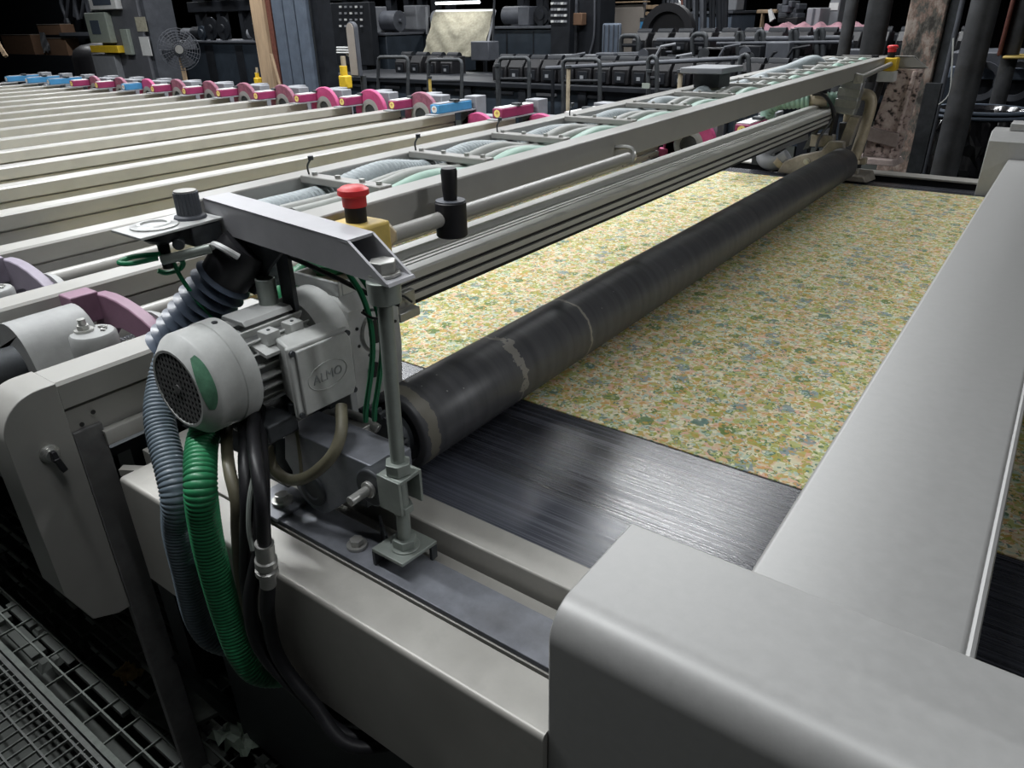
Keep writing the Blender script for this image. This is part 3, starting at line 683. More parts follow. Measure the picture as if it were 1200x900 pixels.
bm = B(); cyl(bm, (-.654, .606, .936), (-.654, .606, .9385), .0225, n=28); cyl(bm, (-.654, .606, .9385), (-.654, .606, .9525), .0185, n=6, rot=.5); part('lower_nut', bm, 'rod', t, .001)
bm = B(); cyl(bm, (-.655, .609, 1.068), (-.655, .609, 1.086), .0195, n=6, rot=.3); part('upper_nut', bm, 'rod', t, .001)
# U-shaped clamp fork round the rod
bm = B(); box(bm, (-.678, -.634), (.586, .591), (1.010, 1.067)); box(bm, (-.678, -.634), (.629, .634), (1.012, 1.067)); box(bm, (-.678, -.634), (.591, .629), (1.061, 1.067)); box(bm, (-.678, -.673), (.591, .629), (1.010, 1.061))
cyl(bm, (-.655, .609, 1.0), (-.655, .609, 1.012), .017, n=6); part('clamp_fork', bm, 'rod', t, .001)

# ------------------------------------------------------------------ the long black roller and its near bearing arm
t = thing('pressure_roller', (-.85, .79, .90), 'long black rubber roller with scuffed pale rings lying across the printed fabric', 'roller')
RZ, RR = .978, .078
bm = B(); lathe(bm, (-.85, .79, RZ), (0, 1, 0), [(.008, 0), (.008, .058), (0, .062), (0, RR-.004), (.004, RR)]+[(.004+3.1*i/12, RR) for i in range(1, 13)]+[(3.108, RR-.004), (3.108, .03), (3.12, .0)], 64)
part('roller_body', bm, 'roller', t, smooth=50)
bm = B(); cyl(bm, (-.85, .60, RZ), (-.85, .80, RZ), .022, n=24); part('shaft', bm, 'zinc', t)
bm = B(); n = 34; pr = []
for i in range(n):
    a = 2*PI*i/n
    for da, r in ((-.32, .063), (-.16, .071), (.16, .071), (.32, .063)): pr.append((-.85+r*math.cos(a+da*2*PI/n*1.2), RZ+r*math.sin(a+da*2*PI/n*1.2)))
prism(bm, pr, 'y', .742, .758); part('sprocket', bm, 'dark', t, smooth=20)
bm = B(); cyl(bm, (-.85, .758, RZ), (-.85, .79, RZ), .048, n=28); part('hub_flange', bm, 'dark', t)
t = thing('pivot_lever', (-.80, .63, .92), 'dark steel pivot arm holding the near end of the black roller', 'arm')
bm = B(); pr = [(-.69, 1.064), (-.90, 1.064), (-.915, 1.0)]+arc((-.85, RZ-.005), .052, PI*.95, PI*1.75, 12)+[(-.74, .998), (-.69, 1.008)]
prism(bm, pr, 'y', .600, .672); part('arm_body', bm, 'slide', t, .002)
bm = B(); lathe(bm, (-.85, .600, RZ-.012), (0, -1, 0), [(0, 0), (0, .030), (.004, .030), (.006, .026), (.006, .018), (.003, .016), (.003, 0)], 32); part('hub_cap', bm, 'dark', t)
bm = B(); cyl(bm, (-.697, .588, 1.034), (-.697, .640, 1.034), .031, n=32); part('end_boss', bm, 'dark', t, .003)
bm = B(); cyl(bm, (-.697, .588, 1.034), (-.697, .582, 1.034), .013, n=20); cyl(bm, (-.697, .582, 1.034), (-.697, .548, 1.034), .0075, n=16); part('pivot_pin', bm, 'zinc', t, .001)
part('hub_link', box(B(), (-.69, -.672), (.598, .634), (1.02, 1.055)), 'dark', t, .002)
bm = B(); box(bm, (-.90, -.80), (.674, .70), (1.03, 1.06)); tube(bm, [(-.86, .69, 1.065), (-.82, .695, 1.062), (-.79, .70, 1.05)], .008, n=10); part('lever_strip', bm, 'zinc', t, .001)
part('spacer_block', box(B(), (-.90, -.74), (.615, .66), (.965, .998)), 'dark', t)

# ------------------------------------------------------------------ gear motor
MX, MZ = -.95, 1.176
t = thing('gear_motor', (MX, .62, 1.0), 'dusty grey electric gear motor with finned body, fan cowl and terminal box', 'motor')
fc = part('fan_cowl', lathe(B(), (MX, .470, MZ), (0, 1, 0), [(.006, .054), (0, .056), (0, .060), (.018, .0775), (.022, .079), (.060, .0795), (.0615, .081), (.087, .081), (.087, .070), (.03, .070), (.012, .054)], 56), 'cast', t, smooth=30)
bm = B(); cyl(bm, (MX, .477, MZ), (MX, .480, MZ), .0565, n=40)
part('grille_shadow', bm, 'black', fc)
bm = B(); gr = .0565
def chord(px, half): return math.sqrt(max(0, gr*gr-px*px))
for i in range(-5, 6):
    a = i*.0092; c = chord(a, gr)
    if c > .008:
        box(bm, (MX+a-.0021, MX+a+.0021), (.4705, .4738), (MZ-c, MZ+c))
        box(bm, (MX-c, MX+c), (.4708, .4735), (MZ+a-.0021, MZ+a+.0021))
part('grille_bars', bm, 'legpaint', fc, kind='stuff')
bm = B(); cyl(bm, (MX, .4695, MZ), (MX, .474, MZ), .007, n=16); part('grille_hub', bm, 'legpaint', fc)
bm = B(); cyl(bm, (MX+.008, .544, MZ+.0800), (MX+.008, .544, MZ+.0822), .0045, n=12); part('cowl_screw', bm, 'dark', fc)
# worn green patch on the cowl
bm = B(); lathe(bm, (MX, .470, MZ), (0, 1, 0), [(.0005, .0592), (.0195, .0770)], 16, a0=0, a1=.8)
bmesh.ops.delete(bm, geom=list(bm.verts), context='VERTS'); bm.free()
bm = B(); a0, a1 = -.25, .95; n = 24; ra = []; rb = []
for i in range(n+1):
    a = a0+(a1-a0)*i/n; f0 = .05+.35*(abs(i/n-.45)*2)**2; f1 = .97-.25*(abs(i/n-.55)*2)**3
    for lst, f in ((ra, f0), (rb, f1)): lst.append(bm.verts.new((MX+(.0604+.0175*f)*math.cos(a), .4695+.018*f, MZ+(.0604+.0175*f)*math.sin(a))))
for i in range(n): bm.faces.new((ra[i], ra[i+1], rb[i+1], rb[i]))
part('green_stain', bm, 'greenstain', fc)
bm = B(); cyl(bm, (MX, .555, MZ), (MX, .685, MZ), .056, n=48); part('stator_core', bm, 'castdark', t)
FL = []
for i in range(22):
    a = -PI*.5+2*PI*i/22+.07
    if abs(((a-PI/2+PI) % (2*PI))-PI) < .45: continue
    u = Vector((math.cos(a), 0, math.sin(a))); v = Vector((-math.sin(a), 0, math.cos(a)))*.0018
    c = Vector((MX, 0, MZ)); q = []
    for yy in (.558, .680):
        q.append([c+u*.054-v+Vector((0, yy, 0)), c+u*.054+v+Vector((0, yy, 0)), c+u*.070+v*.7+Vector((0, yy, 0)), c+u*.070-v*.7+Vector((0, yy, 0))])
    part('cooling_fin', hexa(B(), q[0]+q[1]), 'cast', t)
part('nameplate', hexa(B(), [(MX-.032, .578, MZ+.066), (MX+.030, .578, MZ+.066), (MX+.030, .668, MZ+.066), (MX-.032, .668, MZ+.066), (MX-.026, .578, MZ+.073), (MX+.024, .578, MZ+.073), (MX+.024, .668, MZ+.073), (MX-.026, .668, MZ+.073)]), 'label', t, .001)
part('fin_shelf', hexa(B(), [(MX+.045, .572, MZ+.036), (MX+.080, .572, MZ+.030), (MX+.080, .675, MZ+.030), (MX+.045, .675, MZ+.036), (MX+.045, .572, MZ+.043), (MX+.080, .572, MZ+.035), (MX+.080, .675, MZ+.035), (MX+.045, .675, MZ+.043)]), 'cast', t)
for y in (.588, .632):
    lg = part('lifting_lug', box(B(), (MX+.042, MX+.066), (y, y+.024), (MZ+.040, MZ+.060)), 'cast', t, .001)
    bm = B(); cyl(bm, (MX+.054, y+.012, MZ+.0602), (MX+.054, y+.012, MZ+.0612), .0028, n=10); part('lug_hole', bm, 'dark', lg)
# flange bell between motor and gearbox
part('drive_bell', lathe(B(), (MX, .680, MZ), (0, 1, 0), [(0, 0), (0, .062), (.005, .072), (.040, .079), (.052, .081), (.056, .081), (.056, 0)], 48), 'cast', t)
# terminal box on the side, with its lid and raised letters
tb = part('terminal_box', hexa(B(), [(MX+.066, .600, MZ-.046), (MX+.112, .588, MZ-.054), (MX+.112, .690, MZ-.054), (MX+.066, .690, MZ-.046), (MX+.066, .600, MZ+.050), (MX+.112, .588, MZ+.048), (MX+.112, .693, MZ+.045), (MX+.066, .693, MZ+.047)]), 'cast', t, .004)
lid = part('box_lid', prism(B(), [(.580, MZ-.064), (.696, MZ-.066), (.696, MZ+.048), (.580, MZ+.052)], 'x', MX+.1122, MX+.122), 'cast', tb, .003)
part('lid_face', prism(B(), [(.590, MZ-.060), (.686, MZ-.062), (.693, MZ-.048), (.693, MZ+.032), (.686, MZ+.044), (.590, MZ+.046)], 'x', MX+.1222, MX+.128), 'cast', tb, .002)
for (y, z) in ((.585, MZ+.044), (.585, MZ-.058), (.691, MZ+.040), (.691, MZ-.059)):
    bm = B(); cyl(bm, (MX+.122, y, z), (MX+.1265, y, z), .0045, n=12); part('lid_screw', bm, 'dark', tb)
bm = B(); n = 40
for i in range(n):
    pass
ring_pts = [(MX+.1285, .640+.038*math.cos(2*PI*i/n), MZ-.010+.022*math.sin(2*PI*i/n)) for i in range(n+1)]
tube(bm, ring_pts, .0009, n=6, straight=True, cap=False); part('embossed_oval', bm, 'cast', tb)
def lettering(text, size, loc, rx, m, par, ext=.0008):
    cu = bpy.data.curves.new('lettering', 'FONT'); cu.body = text; cu.size = size; cu.align_x = 'CENTER'; cu.align_y = 'CENTER'; cu.extrude = ext; cu.resolution_u = 3
    tmp = bpy.data.objects.new('tmp', cu); C.objects.link(tmp); bpy.context.view_layer.update()
    me = bpy.data.meshes.new_from_object(tmp.evaluated_get(bpy.context.evaluated_depsgraph_get())); bpy.data.objects.remove(tmp)
    me.transform(Matrix.Translation(Vector(loc)-ORG[par.name]) @ rx); me.materials.clear(); me.materials.append(M[m])
    o = bpy.data.objects.new('lettering', me); C.objects.link(o); o.parent = par; o['label'] = 'raised letters'; return o
RXP = Matrix(((0, 0, 1, 0), (1, 0, 0, 0), (0, 1, 0, 0), (0, 0, 0, 1)))
lettering('ALMO', .021, (MX+.1284, .640, MZ-.011), RXP, 'castdark', tb)
bm = B(); cyl(bm, (MX+.085, .60, MZ-.068), (MX+.085, .60, MZ-.054), .009, n=12); cyl(bm, (MX+.088, .668, MZ-.072), (MX+.088, .668, MZ-.056), .011, n=12); part('cable_gland', bm, 'dark', tb)
# gearbox
gb = part('gearbox', prism(B(), [(MX-.075, MZ-.15), (MX+.062, MZ-.15), (MX+.072, MZ-.05), (MX+.070, MZ+.045), (MX+.050, MZ+.068), (MX-.055, MZ+.068), (MX-.075, MZ+.04)], 'y', .7365, .86), 'cast', t, .006)
bm = B()
for (a, b_, c, d) in ((-.060, .055, .742, .750), (-.060, .055, .846, .854), (-.060, -.052, .750, .846), (.047, .055, .750, .846)): box(bm, (MX+a, MX+b_), (c, d), (MZ+.0685, MZ+.092))
part('open_top_rim', bm, 'label', gb, .002)
part('top_tray', box(B(), (MX-.052, MX+.047), (.750, .846), (MZ+.0685, MZ+.074)), 'tan', gb)
bm = B(); cyl(bm, (MX+.012, .832, MZ+.074), (MX+.012, .832, MZ+.092), .010, n=16); part('plug', bm, 'rust', gb)
bm = B(); lathe(bm, (MX+.071, .800, MZ-.004), (1, 0, 0), [(0, .024), (.006, .024), (.008, .030), (.008, .036), (0, .036)], 36, close=True); part('side_flange', bm, 'cast', gb)
bm = B(); cyl(bm, (MX+.0715, .800, MZ-.004), (MX+.0735, .800, MZ-.004), .024, n=28); part('bore', bm, 'black', gb)
bm = B(); cyl(bm, (MX+.069, .785, MZ-.075), (MX+.0735, .785, MZ-.075), .014, n=24); part('lower_bore', bm, 'black', gb)
bm = B()
for i in range(9):
    a = 2*PI*i/9; cyl(bm, (MX+.070, .800+.046*math.cos(a), MZ-.004+.046*math.sin(a)), (MX+.0725, .800+.046*math.cos(a), MZ-.004+.046*math.sin(a)), .003, n=8)
part('flange_holes', bm, 'black', gb)
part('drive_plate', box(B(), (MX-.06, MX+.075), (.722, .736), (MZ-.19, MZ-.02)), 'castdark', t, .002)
# torque bracket under the motor
br = part('motor_bracket', prism(B(), [(MX-.03, MZ-.20), (MX+.03, MZ-.20), (MX+.075, MZ-.06), (MX-.06, MZ-.06)], 'y', .69, .70), 'dark', t)
part('hanger_plate', prism(B(), [(MX-.02, MZ-.078), (MX+.07, MZ-.078), (MX+.05, MZ-.15), (MX+.0, MZ-.15)], 'y', .56, .575), 'dark', t)
bm = B(); box(bm, (MX+.01, MX+.085), (.57, .70), (MZ-.086, MZ-.0795)); part('foot_plate', bm, 'dark', t)
# dark column the motor stands on
t = thing('motor_post', (MX, .66, .894), 'dark steel post and cup under the grey motor', 'post')
part('post_plate', box(B(), (MX-.02, MX+.03), (.675, .72), (.894, MZ-.085)), 'dark', t, .002)
bm = B(); lathe(bm, (MX+.003, .618, .955), (0, 0, 1), [(0, 0), (0, .017), (.075, .020), (.075, .016), (.05, .015), (.05, 0)], 24); part('cup', bm, 'dark', t)
part('cup_bracket', box(B(), (MX-.02, MX+.03), (.60, .66), (.940, .955)), 'dark', t)

# ------------------------------------------------------------------ aluminium doctor beam
t = thing('doctor_beam', (-1.0, 2.5, 1.14), 'grooved pale aluminium profile beam lying parallel to the black roller', 'beam')
X, Z = -1.066, 1.222
pr = [(X, Z-.066), (X, Z+.004), (X+.004, Z+.008), (X+.034, Z+.008), (X+.038, Z+.004), (X+.040, Z-.006)]
for g in (.049, .0635, .079):
    pr += [(X+g-.0032, Z-.006), (X+g-.0032, Z-.010), (X+g-.0055, Z-.010), (X+g-.0055, Z-.026), (X+g+.0055, Z-.026), (X+g+.0055, Z-.010), (X+g+.0032, Z-.010), (X+g+.0032, Z-.006)]
pr += [(X+.108, Z-.006), (X+.112, Z-.010), (X+.112, Z-.025), (X+.098, Z-.025), (X+.098, Z-.034), (X+.112, Z-.034), (X+.112, Z-.046), (X+.098, Z-.046), (X+.098, Z-.054), (X+.112, Z-.054), (X+.112, Z-.066)]
bm = B(); prism(bm, pr, 'y', .885, 4.03); part('profile', bm, 'alu', t, smooth=20)
bm = B(); box(bm, (X+.015, X+.10), (.885, 4.03), (Z-.080, Z-.0665)); part('rubber_blade', bm, 'black', t)
for g in (.049, .0635, .079): part('slot_shade_strip', box(B(), (X+g-.003, X+g+.003), (.886, 4.029), (Z-.0125, Z-.0085)), 'black', t)  # black strips stand in for the shade inside top and side grooves
for z_ in (.0295, .050): part('slot_shade_strip', box(B(), (X+.1, X+.106), (.886, 4.029), (Z-z_-.0038, Z-z_+.0038)), 'black', t)
bm = B(); box(bm, (X+.1125, X+.126), (.885, .965), (Z-.066, Z-.036)); box(bm, (X+.126, X+.146), (.90, .955), (Z-.082, Z-.064)); part('end_clamp', bm, 'zinc', t, .002)
bm = B(); cyl(bm, (X+.127, .905, Z-.052), (X+.1285, .905, Z-.052), .008, n=14); part('clamp_hole', bm, 'black', t)
bm = B(); tube(bm, [(X+.13, .89, Z-.03), (X+.135, .92, Z-.035), (X+.135, .945, Z-.055)], .0025, n=6); part('pin_wire', bm, 'dark', t)
bm = B(); box(bm, (X-.01, X+.12), (4.031, 4.045), (Z-.075, Z+.012)); part('end_plate', bm, 'beam', t, .002)

# ------------------------------------------------------------------ hand rod with its crank grip on the frame
t = thing('hand_rod', (-.79, 1.1, 1.35), 'pale round switch rod on the ladder frame with a black upright grip', 'rod')
bm = B(); tube(bm, [(-.79, .765, 1.357), (-.79, 1.53, 1.360)], .0125, n=18, straight=True); part('rod_bar', bm, 'beam', t)
bm = B(); tube(bm, [(-.83, 1.545, 1.378), (-.80, 1.548, 1.380), (-.784, 1.548, 1.372), (-.784, 1.54, 1.352), (-.79, 1.53, 1.348)], .005, n=8); part('rod_hook', bm, 'zinc', t)
gp = part('grip_block', lathe(B(), (-.785, .905, 1.326), (0, 0, 1), [(0, 0), (0, .024), (.002, .026), (.056, .026), (.058, .024), (.058, 0)], 32), 'black', t)
part('grip', lathe(B(), (-.785, .905, 1.384), (0, 0, 1), [(0, 0), (0, .011), (.02, .0125), (.048, .0135), (.052, .012), (.052, 0)], 24), 'black', gp)
bm = B(); cyl(bm, (-.785, .905, 1.384), (-.785, .905, 1.3855), .0245, n=28); part('block_top', bm, 'bgmid', gp)
bm = B(); prism(bm, [(.745, 1.335), (.790, 1.335), (.790, 1.362), (.775, 1.378), (.745, 1.378)], 'x', -.8285, -.822); prism(bm, [(-.828, 1.340), (-.79, 1.340), (-.775, 1.352), (-.775, 1.365), (-.79, 1.378), (-.828, 1.378)], 'y', .764, .768); part('rod_bracket', bm, 'tan', t, .001)
bm = B(); hexbolt(bm, (-.822, .757, 1.366), (1, 0, 0), .005, .008); part('bolt', bm, 'zinc', t)

# emergency stops
def estop(x, y, z, label, s=1.0, far=False):
    t = thing('emergency_stop', (x, y, z-.06*s), label, 'button')
    bm = B(); box(bm, (x-.034*s, x+.034*s), (y-.034*s, y+.034*s), (z-.055*s, z-.002*s)); part('switch_box', bm, 'yellow' if far else 'paleyellow', t, .005*s)
    bm = B(); cyl(bm, (x, y, z-.002*s), (x, y, z+.020*s), .0155*s, n=28); part('collar', bm, 'black', t)
    part('mushroom_button', lathe(B(), (x, y, z+.020*s), (0, 0, 1), [(0, 0), (0, .017*s), (.014*s, .0175*s), (.017*s, .0225*s), (.024*s, .022*s), (.028*s, .016*s), (.029*s, 0)], 32), 'red', t)
    if far: part('lower_box', box(B(), (x-.036*s, x+.036*s), (y-.034*s, y+.034*s), (z-.10*s, z-.056*s)), 'white', t, .004)
    return t
estop(-.792, .706, 1.394, 'red mushroom stop button on a worn yellow box behind the near end arm')
estop(-.812, 4.395, 1.436, 'small red mushroom stop button on bright yellow box at the far frame end', 1.15, True)

# ------------------------------------------------------------------ control plate with its ribbed knob
t = thing('control_plate', (-1.06, .57, 1.30), 'dusty grey control plate with a black ribbed knob left of the frame arm', 'control plate')
part('plate', hexa(B(), [(-1.105, .508, 1.376), (-1.020, .506, 1.376), (-1.030, .646, 1.376), (-1.115, .648, 1.376), (-1.105, .508, 1.380), (-1.020, .506, 1.380), (-1.030, .646, 1.380), (-1.115, .648, 1.380)]), 'label', t, .0008)
bm = B(); lathe(bm, (-1.068, .555, 1.3803), (0, 0, 1), [(0, .0), (0, .034), (.002, .034), (.003, .026), (.005, .024), (.005, .019), (.002, .018), (.002, 0)], 36); part('dial_ring', bm, 'label', t)
kb = part('knob_base', lathe(B(), (-1.068, .615, 1.3803), (0, 0, 1), [(0, 0), (0, .0245), (.004, .0235), (.006, .019), (.006, 0)], 28), 'bgmid', t)
bm = B(); pr = []
for i in range(22):
    a = 2*PI*i/22; pr += [(.0185*math.cos(a), .0185*math.sin(a)), (.0185*math.cos(a+.14), .0185*math.sin(a+.14)), (.0175*math.cos(a+.18), .0175*math.sin(a+.18)), (.0175*math.cos(a+.24), .0175*math.sin(a+.24))]
prism(bm, [(p[0]-1.068, p[1]+.615) for p in pr], 'z', 1.3865, 1.420); kn = part('knob', bm, 'bgmid', t, smooth=20)
bm = B(); cyl(bm, (-1.068, .615, 1.420), (-1.068, .615, 1.4225), .0165, n=28); part('knob_cap', bm, 'beam', kn)
bm = B(); lathe(bm, (-1.065, .56, 1.375), (0, 0, -1), [(0, 0), (0, .028), (.012, .027), (.018, .020), (.022, .009), (.06, .008), (.06, 0)], 24); part('switch_body', bm, 'black', t)
bm = B(); box(bm, (-1.075, -1.03), (.59, .64), (1.345, 1.375)); cyl(bm, (-1.045, .575, 1.355), (-1.03, .565, 1.355), .009, n=12); part('valve_block', bm, 'dark', t, .002)
bm = B(); tube(bm, [(-1.055, .548, 1.332), (-1.035, .565, 1.337), (-1.005, .60, 1.345)], .0075, n=10); part('dusty_fitting', bm, 'rod', t)
bm = B(); tube(bm, [(-1.06, .545, 1.335), (-1.075, .51, 1.333), (-1.088, .50, 1.335), (-1.085, .52, 1.339), (-1.06, .55, 1.34)], .004, n=8)
tube(bm, [(-1.06, .55, 1.337), (-1.05, .575, 1.325), (-1.06, .575, 1.310), (-1.075, .56, 1.305), (-1.08, .55, 1.31)], .004, n=8)
tube(bm, [(-1.06, .565, 1.335), (-1.055, .57, 1.30), (-1.04, .58, 1.26), (-1.02, .59, 1.225), (-1.0, .60, 1.20)], .0035, n=8); part('green_tubing', bm, 'greencable', t)
# black folded leg under the left end of the arm
t = thing('gantry_support', (-1.0, .64, .95), 'black folded sheet leg under the left end of the frame arm', 'leg')
part('leg_plate', prism(B(), [(-1.085, 1.350), (-1.088, 1.262), (-1.005, 1.252), (-.955, 1.305), (-.90, 1.350)], 'y', .660, .668), 'dark', t, .001)
part('leg_bar', box(B(), (-.955, -.925), (.675, .684), (1.06, 1.350)), 'dark', t, .001)
bm = B(); lathe(bm, (-.962, .655, 1.10), (0, 0, 1), [(0, 0), (0, .0155), (.19, .0155), (.19, .0125), (.15, .0125), (.15, 0)], 28); part('guide_tube', bm, 'rod', t)
part('leg_base', box(B(), (-1.10, -.955), (.69, .76), (.90, 1.06)), 'dark', t)
# hoses around the leg
def hose(name, pts, r, m, label, pitch=0, depth=.1, n=14, cat='hose', group=None):
    bm = B(); tube(bm, pts, r, n=n, pitch=pitch, depth=depth); return single(name, bm, m, label, cat, group)
t = thing('bellows_hose', (-1.12, .63, 1.10), 'fat blue-black bellows hose hanging behind the grey motor', 'hose')
d_ = Vector((-.085, -.078, -.128)); n_ = 10; pr = []
for i in range(n_): pr += [(d_.length*i/n_, .032), (d_.length*(i+.5)/n_, .0465)]
bm = B(); lathe(bm, (-1.030, .632, 1.288), d_, [(0, 0)]+pr+[(d_.length, .032), (d_.length, 0)], 36); part('bellows', bm, 'blackhose', t, smooth=25)
bm = B(); lathe(bm, (-1.0, .662, 1.335), d_, [(0, 0), (0, .038), (.02, .043), (.05, .041), (.066, .040), (.066, 0)], 28); part('tape_collar', bm, 'black', t)
hose('feed_hose', [(-1.06, .74, 1.35), (-1.035, .715, 1.335), (-1.015, .71, 1.305), (-1.01, .715, 1.26)], .022, 'dustyblue', 'short pale striped hose peeping out under the frame arm', .012, .1)
hose('feed_hose', [(-.985, .80, 1.30), (-1.02, .83, 1.255), (-1.09, .86, 1.215), (-1.17, .87, 1.17), (-1.23, .87, 1.12)], .036, 'greenhose', 'green ribbed hose curling down behind the gearbox under the frame arm', .013, .12, 20)
hose('control_cable', [(-.98, .67, 1.33), (-.93, .68, 1.325), (-.85, .70, 1.30), (-.79, .72, 1.275), (-.755, .74, 1.262)], .004, 'black', 'thin black cable running under the frame arm over the gearbox', n=8, cat='cable')
hose('wire_loom', [(-1.03, .62, 1.335), (-1.01, .61, 1.348), (-.985, .61, 1.345), (-.975, .625, 1.33)], .005, 'white', 'short white bent wire by the black frame leg', n=8, cat='wire')
hose('green_air_line', [(-.775, .657, 1.348), (-.762, .655, 1.331), (-.744, .655, 1.31), (-.732, .655, 1.277), (-.731, .655, 1.231), (-.743, .655, 1.179), (-.764, .657, 1.117), (-.772, .66, 1.09)], .0042, 'greencable', 'green air line hanging from the frame arm in front of the gearbox', n=8)
hose('green_air_line', [(-.766, .667, 1.348), (-.753, .665, 1.331), (-.735, .665, 1.31), (-.723, .665, 1.277), (-.722, .665, 1.231), (-.734, .665, 1.179), (-.755, .667, 1.117), (-.763, .67, 1.09)], .0042, 'greencable', 'second green air line tied along the right of the first before the gearbox', n=8)
bm = B(); tube(bm, [(-.738, .648, 1.283), (-.720, .651, 1.277), (-.717, .668, 1.274), (-.735, .672, 1.279), (-.739, .652, 1.284)], .002, n=6); single('cable_tie', bm, 'black', 'black tie round the twin green air lines', 'tie')

# ------------------------------------------------------------------ hoses and cables hanging from the motor over the rail
hose('green_hose', [(-.985, .535, 1.095), (-.955, .49, 1.075), (-.905, .446, 1.04), (-.910, .440, .973), (-.917, .440, .895), (-.919, .443, .777), (-.907, .447, .687), (-.893, .47, .635), (-.87, .54, .60), (-.84, .64, .58)], .0235, 'greenhose', 'bright green ribbed hose hanging over the side rail below the fan cowl', .0070, .06, 22)
hose('blue_hose', [(-1.113, .556, 1.163), (-1.112, .53, 1.12), (-1.07, .488, 1.075), (-.985, .445, 1.0), (-.999, .438, .92), (-1.011, .44, .839), (-1.030, .445, .712), (-1.022, .462, .645), (-1.0, .52, .60), (-.97, .64, .57)], .0235, 'bluehose', 'blue-grey ribbed hose hanging left of the green one', .0070, .06, 22)
hose('hanging_cable', [(-.99, .56, 1.08), (-.93, .515, 1.072), (-.868, .475, 1.066), (-.838, .458, 1.03), (-.852, .456, .97), (-.874, .456, .86), (-.868, .456, .76), (-.82, .462, .69), (-.74, .50, .62), (-.68, .62, .60)], .009, 'cable', 'olive brown cable hanging right beside the green hose', n=12, cat='cable')
hose('hanging_cable', [(-.95, .56, 1.09), (-.90, .53, 1.09), (-.84, .485, 1.08), (-.81, .456, 1.03), (-.832, .453, .95), (-.850, .450, .87), (-.852, .452, .77), (-.80, .458, .69), (-.72, .49, .62), (-.64, .62, .60)], .010, 'black', 'thick black cable hanging from the motor over the rail', n=12, cat='cable')
hose('hanging_cable', [(-.93, .58, 1.10), (-.87, .535, 1.095), (-.815, .495, 1.08), (-.785, .465, 1.04), (-.802, .457, .96), (-.825, .436, .86), (-.83, .438, .76), (-.77, .452, .69), (-.68, .48, .62), (-.60, .62, .60)], .011, 'black', 'second thick black cable hanging right of the first', n=12, cat='cable')
t = thing('coupled_hose', (-.80, .45, .6), 'black hose with a grey metal coupling hanging rightmost over the rail', 'hose')
bm = B(); tube(bm, [(-.92, .57, 1.11), (-.86, .52, 1.11), (-.79, .473, 1.10), (-.762, .452, 1.06), (-.772, .450, 1.0), (-.774, .450, .985)], .010, n=14); part('upper_hose', bm, 'black', t)
bm = B(); lathe(bm, (-.774, .450, .99), (-.16, 0, -1), [(0, 0), (0, .0135), (.030, .0135), (.032, .016), (.044, .016), (.046, .013), (.050, .013), (.052, .0165), (.060, .0165), (.062, .012), (.085, .012), (.085, 0)], 24); part('coupling', bm, 'zinc', t)
bm = B(); tube(bm, [(-.787, .450, .907), (-.80, .446, .84), (-.80, .448, .75), (-.74, .455, .68), (-.66, .47, .62), (-.56, .62, .60)], .011, n=14); part('lower_hose', bm, 'black', t)
hose('green_wire', [(-.80, .475, 1.09), (-.79, .452, 1.06), (-.783, .437, 1.02), (-.780, .434, .985)], .0035, 'rod', 'thin grey-green wire leading to the hose coupling', n=8, cat='wire')
hose('loop_cable', [(-.801, .640, 1.117), (-.773, .61, 1.093), (-.776, .588, 1.061), (-.817, .572, 1.019), (-.862, .565, .999), (-.894, .562, 1.012), (-.902, .565, 1.052), (-.917, .58, 1.087)], .0095, 'cable', 'olive cable looping below the terminal box of the motor', n=14, cat='cable')
hose('thin_cable', [(-.867, .60, 1.125), (-.865, .597, 1.06), (-.864, .592, 1.0), (-.866, .588, .985)], .003, 'cable', 'thin straight cable below the motor inside the loop', n=8, cat='cable')
bm = B(); prism(bm, [(-.96, 1.095), (-.86, 1.105), (-.86, 1.075), (-.90, 1.06), (-.96, 1.07)], 'y', .545, .60); single('cable_clamp', bm, 'dark', 'dark clamp bundling the cables under the motor', 'clamp', bevel=.003)

# ================================================================== FAR END OF THE ROLLER
t = thing('roller_drive', (-.98, 4.1, .90), 'dirty cast bracket and drive at the far end of the black roller', 'drive')
bm = B(); prism(bm, [(-1.16, .905), (-1.13, .965), (-1.06, 1.0), (-.96, 1.03), (-.93, 1.08), (-.86, 1.08), (-.84, .97), (-.77, .955), (-.77, .93), (-.84, .905)], 'y', 3.925, 3.965); part('casting', bm, 'castgrime', t, .006)
bm = B(); cyl(bm, (-.85, 3.89, .978), (-.85, 4.06, .978), .03, n=20); part('shaft', bm, 'zinc', t)
part('base_lip', hexa(B(), [(-.93, 3.90, .902), (-.72, 3.90, .902), (-.70, 4.02, .902), (-.93, 4.02, .902), (-.93, 3.90, .930), (-.74, 3.90, .930), (-.72, 4.02, .945), (-.93, 4.02, .945)]), 'castgrime', t, .004)
part('upright', prism(B(), [(-.90, 1.05), (-.85, 1.05), (-.82, 1.19), (-.87, 1.19)], 'y', 3.99, 4.05), 'castgrime', t, .004)
part('lever', prism(B(), [(-1.06, 1.02), (-1.03, 1.03), (-1.0, 1.12), (-.93, 1.14), (-.93, 1.16), (-1.02, 1.14)], 'y', 3.97, 3.99), 'dark', t, .003)
for i, x in enumerate((-1.02, -.95, -.80)):
    bm = B(); hexbolt(bm, (x, 3.925, .975 if i < 2 else .942), (0, -1, 0), .010, .014); part('bolt', bm, 'zinc', t)
part('bearing_plate', box(B(), (-1.03, -.92), (3.966, 4.02), (1.04, 1.10)), 'castgrime', t, .005)
part('yoke', prism(B(), [(-.92, 1.05), (-.87, 1.06), (-.87, 1.15), (-.93, 1.15)], 'y', 4.06, 4.10), 'bgmid', t, .004)
